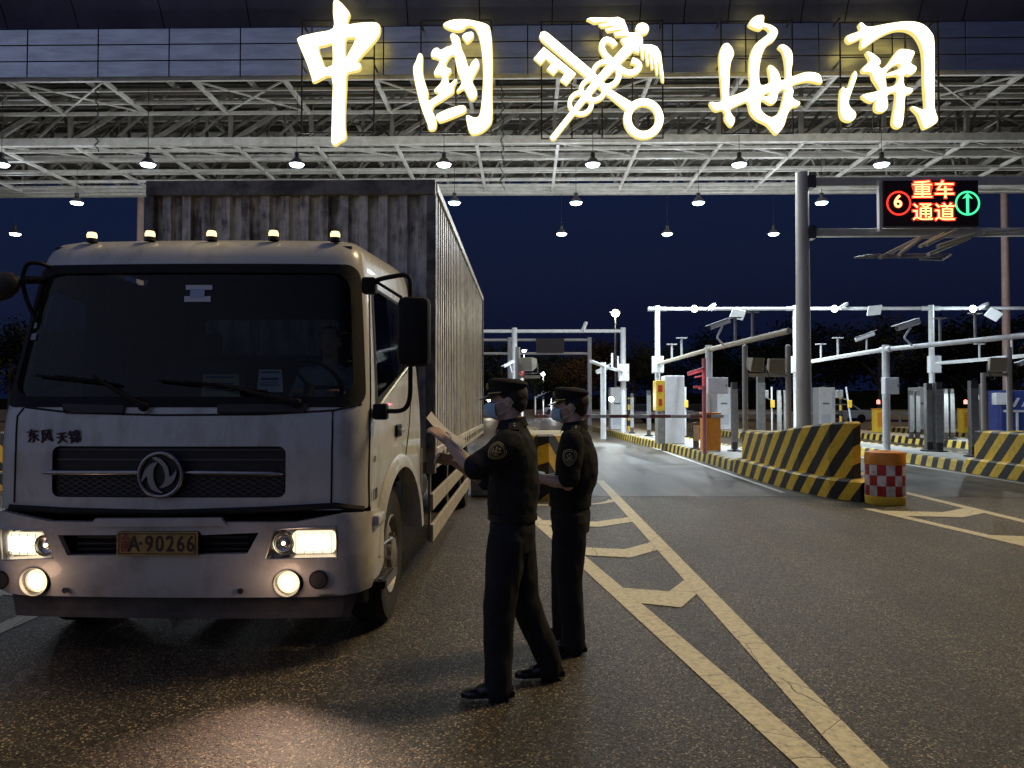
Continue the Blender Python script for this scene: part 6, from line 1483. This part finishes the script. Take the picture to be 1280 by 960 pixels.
    bm = BM(); box(bm, (hx+.132, -.022, hz+.048), (hx+.142, .022, hz+.090), .003); pp('buckle', bm, M_gold, bl)
    # shoes
    for sd in ('l', 'r'):
        an = Vector(J['an'+sd]); fy = J.get('ft'+sd, 0); pit = J.get('fp'+sd, 0)
        bm = BM(); M = Matrix.Rotation(fy, 3, 'Z'); q = lambda a, b, z: Vector((an.x, an.y, an.z-.085))+M @ Vector((a, b, z))
        ball(bm, q(-.035, 0, .045), (.048, .036, .042), 16, rot=M); ball(bm, q(.05, 0, .048), (.08, .040, .040), 16, rot=M); ball(bm, q(.13, 0, .032), (.070, .044, .028), 16, rot=M); limb(bm, [q(-.01, 0, .05), q(-.008, 0, .10)], [.045, .042])
        b2 = voxmesh(bm, .006, 4)
        for v in b2.verts: v.co.z = max(v.co.z, an.z-.085+.004)
        s_ = pp('shoe', b2, M_shoe)
        bm = BM(); L = smooth_loop([(-.085, -.02), (-.06, -.036), (0, -.034), (.08, -.040), (.15, -.042), (.195, -.022), (.203, 0), (.195, .022), (.15, .042), (.08, .040), (0, .034), (-.06, .036), (-.085, .02)], 3)
        patch(bm, [[tuple(p) for p in L]], lambda a, b, th: q(a, b, .016-th), thick=.015); pp('sole', bm, M_rub, s_, False)
    # hair
    bm = BM(); ball(bm, H(-.022, 0, .022), (.098, .082, .092), 20, rot=R); ball(bm, H(-.060, 0, -.02), (.052, .064, .06), 16, rot=R)
    b2 = voxmesh(bm, .006, 2, .002, seed, (60, 60, 60))
    kill = [v for v in b2.verts if (R.inverted() @ (v.co-hc)).x > .045 or ((R.inverted() @ (v.co-hc)).x > -.02 and (R.inverted() @ (v.co-hc)).z < .0)]
    bmesh.ops.delete(b2, geom=kill, context='VERTS'); pp('hair', b2, M_hair)
    for s in (-1, 1):
        bm = BM(); ball(bm, H(.074, s*.032, -.006), (.012, .014, .009), 12, rot=R); ey = pp('eye', bm, mat('eye_white', (.6, .58, .55), .2))
        bm = BM(); ball(bm, H(.082, s*.033, -.006), (.006, .006, .006), 10, rot=R); pp('iris', bm, M_hair, ey)
        bm = BM(); tube(bm, [H(.082, s*.014, .014), H(.088, s*.032, .019), H(.074, s*.054, .013)], [.003, .004, .002], 6); pp('eyebrow', bm, M_hair)
    # mask
    bm = BM(); Rg = []; n = 22
    for j, (z, k) in enumerate(((-.012, .0), (-.018, .006), (-.030, .013), (-.040, .012), (-.050, .014), (-.060, .013), (-.072, .012), (-.085, .008), (-.098, .0), (-.104, -.02))):
        row = []
        for i in range(n+1):
            a = radians(-68)+radians(136)*i/n; xx = .030+(.088+k-(.02 if z < -.09 else 0))*cos(a)*(.98 if j > 6 else 1); yy = (.074-(.012*max(0, (-z-.05)/.05)))*sin(a)
            row.append(bm.verts.new(H(xx, yy, z+.010*(1-cos(a))*(-1 if j < 3 else .6))))
        Rg.append(row)
    for u, v in zip(Rg, Rg[1:]):
        for i in range(n): bm.faces.new((u[i], u[i+1], v[i+1], v[i]))
    mk = pp('face_mask', bm, M_mask)
    for s in (-1, 1):
        bm = BM(); tube(bm, [H(.060, s*.069, -.018), H(.02, s*.082, -.008), H(-.02, s*.090, .006), H(-.035, s*.088, -.02), H(-.012, s*.084, -.052), H(.055, s*.064, -.082)], .0016, 6); pp('ear_loop', bm, M_maskw, mk)
    # cap
    def E(a, b, z, cx=0, tl=0):
        a, b, z = a*.915, b*.93, z*.92; return [(cx+a*cos(2*pi*k/36), b*sin(2*pi*k/36), z+tl*a*cos(2*pi*k/36)) for k in range(36)]
    def capmesh(rs):
        bm = BM(); Rr = [[bm.verts.new(H(*p)) for p in r] for r in rs]
        for u, v in zip(Rr, Rr[1:]):
            for k in range(36): bm.faces.new((u[k], u[(k+1) % 36], v[(k+1) % 36], v[k]))
        return bm, Rr
    bm, Rr = capmesh([E(.103, .085, .030, -.010), E(.107, .089, .030, -.010), E(.107, .089, .068, -.010, .05), E(.104, .086, .070, -.010, .05)]); cp = pp('cap', bm, M_uni)
    bm, Rr = capmesh([E(.105, .087, .068, -.010, .05), E(.118, .104, .090, -.012, .14), E(.121, .107, .102, -.012, .17), E(.112, .098, .113, -.013, .17), E(.08, .07, .124, -.014, .12), E(.03, .03, .127, -.014, .1)]); bm.faces.new(Rr[-1]); pp('crown', bm, M_uni, cp)
    bm = BM(); Ra, Rb, Rc = [], [], []
    for i in range(21):
        a = radians(-62)+radians(124)*i/20; e_ = .058*cos(a*1.35)
        Ra.append(bm.verts.new(H(-.010+.108*cos(a), .090*sin(a), .034))); Rb.append(bm.verts.new(H(-.010+(.108+e_)*cos(a), (.092+e_*.35)*sin(a), .034-.45*max(0, e_)))); Rc.append(bm.verts.new(H(-.010+.108*cos(a), .090*sin(a), .029)))
    Rd = [bm.verts.new(v.co-Vector((0, 0, .004))) for v in Rb]
    for u, v in ((Ra, Rb), (Rb, Rd), (Rd, Rc)):
        for i in range(20): bm.faces.new((u[i], u[i+1], v[i+1], v[i]))
    pp('visor', bm, M_shoe, cp)
    bm = BM(); tube(bm, [H(-.010+.111*cos(a), .093*sin(a), .040) for a in [radians(-70+140*i/16) for i in range(17)]], .004, 6); pp('cap_cord', bm, M_gold, cp)
    bm = BM(); ball(bm, H(.104, 0, .078), (.008, .016, .020), 12, rot=R); pp('cap_badge', bm, M_gold, cp)
    # sleeve badge
    if badge:
        sh, el = Vector(J['shl']), Vector(J['ell']); c = sh.lerp(el, badge[0]); ax = (el-sh).normalized(); nrm = Vector(badge[1]).normalized(); nrm = (nrm-ax*nrm.dot(ax)).normalized(); sx = ax.cross(nrm)
        c = c+nrm*.074
        mp = lambda a, b, th: c+sx*a-ax*b+nrm*(th-.30*a*a/.05-.05*b*b/.05)
        sh_l = smooth_loop([(-.038, .040), (0, .052), (.038, .040), (.042, .0), (.026, -.035), (0, -.052), (-.026, -.035), (-.042, .0)], 5); sc = lambda L, k: [(p[0]*k, p[1]*k) for p in L]
        bm = BM(); patch(bm, [sc(sh_l, 1)], lambda a, b, th: mp(a, b, .0), step=.012); pt_ = pp('sleeve_badge', bm, M_patch)
        for k0, k1 in ((1.0, .93), (.80, .74)):
            bm = BM(); patch(bm, [sc(sh_l, k0), sc(sh_l, k1)], lambda a, b, th: mp(a, b, .0018)); pp('badge_border', bm, M_gold, pt_)
        for L in (ribbon([(-.018, .016), (-.006, .0), (.012, -.016)], .005), ribbon([(.018, .016), (.006, .0), (-.012, -.016)], .005), ribbon([(-.02, -.004), (-.012, -.02), (0, -.026), (.012, -.02), (.02, -.004)], .004), ell(.0, .020, .006, .006, 12)):
            bm = BM(); patch(bm, [[(p[0], p[1]) for p in L]], lambda a, b, th: mp(a, b, .0025)); pp('badge_emblem', bm, M_gold, pt_)
    return t
J1 = dict(head=(.028, 0, 1.612), neck=(-.012, 0, 1.475), tilt=.06, hip=(-.005, 0, .90), slv=.92,
    shl=(.01, .185, 1.375), ell=(.200, .270, 1.245), wrl=(.340, .105, 1.375), hdl=((.62, -.25, .55), (-.4, .5, .6), (.2, -.5, .6), .35),
    shr=(.03, -.185, 1.375), elr=(.16, -.24, 1.13), wrr=(.33, -.10, 1.26), hdr=((.8, .5, .25), (.2, -.8, .4), (.1, .2, .9), .6),
    hpl=(.02, .088, .86), knl=(.070, .105, .47), anl=(.070, .115, .089), ftl=.05,
    hpr=(-.02, -.088, .86), knr=(-.065, -.13, .48), anr=(-.215, -.19, .092), ftr=.12)
o1 = officer('front officer in dark uniform and peaked cap raising papers towards the truck', (P(640, 700, 4.28).x, 4.28, 0), pi, J1, 1.0, (.42, (-.15, .9, .25)))
J2 = dict(head=(.012, 0, 1.575), neck=(-.025, 0, 1.44), tilt=.05, hip=(.015, 0, .875), slv=.86,
    shl=(-.01, .185, 1.345), ell=(.015, .235, 1.085), wrl=(.235, .12, 1.12), hdl=((.9, -.35, .05), (0, .6, .8), (.1, -.3, .8), .5),
    shr=(.01, -.185, 1.345), elr=(.05, -.235, 1.08), wrr=(.25, -.07, 1.08), hdr=((.85, .5, .05), (0, -.6, .8), (.1, .3, .8), .6),
    hpl=(.01, .088, .84), knl=(.020, .10, .46), anl=(-.010, .10, .089), ftl=.15,
    hpr=(.02, -.088, .84), knr=(.065, -.11, .46), anr=(.075, -.13, .089), ftr=-.2)
o2 = officer('rear officer in dark uniform standing behind the one holding papers', (P(716, 700, 5.02).x, 5.02, 0), pi-.12, J2, 9.0, (.40, (.05, .95, .15)))
# papers held by the first officer (things of their own)
def W1(x, y, z): return Vector((o1.location.x-x, o1.location.y-y, z))
bm = BM(); a = W1(.455, .03, 1.50); rows = []
for i in range(9):
    u = i/8; c = W1(.475-.20*u, .02+.03*u, 1.510-.165*u-.025*sin(u*pi)); rows.append((bm.verts.new(c), bm.verts.new(c+Vector((.012, .13, .035)))))
for u, v in zip(rows, rows[1:]): bm.faces.new((u[0], v[0], v[1], u[1]))
bmesh.ops.solidify(bm, geom=bm.faces[:], thickness=.0015)
solo('paper_sheet', 'white papers held up in the raised hand of the front officer', 'paper', bm, mat('paper_white2', (.82, .82, .80), .7, var=.1, vscale=30), smooth=True)
bm = BM(); c = P(668, 590, 4.96); box(bm, c-Vector((.07, .05, .004)), c+Vector((.07, .10, .004)), .002); bmesh.ops.rotate(bm, cent=c, matrix=Matrix.Rotation(.2, 3, 'Y'), verts=bm.verts)
solo('notebook', 'dark thin notebook in the hands of the rear officer', 'notebook', bm, M_gr)
# driver behind the wheel
def driver():
    t = thing('person', 'truck driver in a pale shirt seated behind the steering wheel', 'person', (-1.50, YF+1.18, 1.36)); t.rotation_euler.z = -pi/2
    pp = lambda nm, bm, m, par=None: part(nm, bm, m, par or t, smooth=True)
    bm = BM(); hc = Vector((.02, 0, .70)); H, R = head_parts(bm, hc, .1); limb(bm, [Vector((0, 0, .62)), Vector((-.01, 0, .50))], [.056, .06])
    eloft(bm, [(0, 0, .0, .1, .15), (.0, 0, .3, .1, .15), (0, 0, .46, .09, .17), (0, 0, .52, .06, .09)])
    hands = []
    for s in (1, -1):
        limb(bm, [(0, s*.18, .44), (.10, s*.26, .20), (.36, s*.16, .30)], [.05, .04, .028]); hand(bm, (.36, s*.16, .30), (.8, -s*.3, .3), (0, s*.3, .9), (.2, -s*1, .1), .9)
        limb(bm, [(0, s*.1, .05), (.42, s*.14, .10), (.50, s*.14, -.22)], [.08, .06, .045])
    pp('body', voxmesh(bm, .008, 3), M_skin)
    bm = BM(); eloft(bm, [(0, 0, -.02, .12, .165), (0, 0, .2, .13, .17), (0, 0, .4, .12, .19), (0, 0, .48, .09, .15), (.0, 0, .53, .06, .07)])
    for s in (1, -1): limb(bm, [(0, s*.18, .445), (.07, s*.235, .28)], [.07, .06])
    pp('shirt', voxmesh(bm, .01, 3, .006, 2), mat('driver_shirt', (.30, .30, .33), .9, bump=.2, bscale=60))
    bm = BM()
    for s in (1, -1): limb(bm, [(0, s*.1, .05), (.42, s*.14, .10), (.50, s*.14, -.20)], [.10, .075, .06])
    pp('trousers', voxmesh(bm, .012, 3, .005, 3), M_uni)
    bm = BM(); ball(bm, H(-.02, 0, .03), (.10, .083, .095), 18, rot=R); b2 = bm
    bmesh.ops.delete(b2, geom=[v for v in b2.verts if (v.co-hc).x > .06 or ((v.co-hc).x > 0 and (v.co-hc).z < .02)], context='VERTS'); pp('hair', b2, M_hair)
driver()
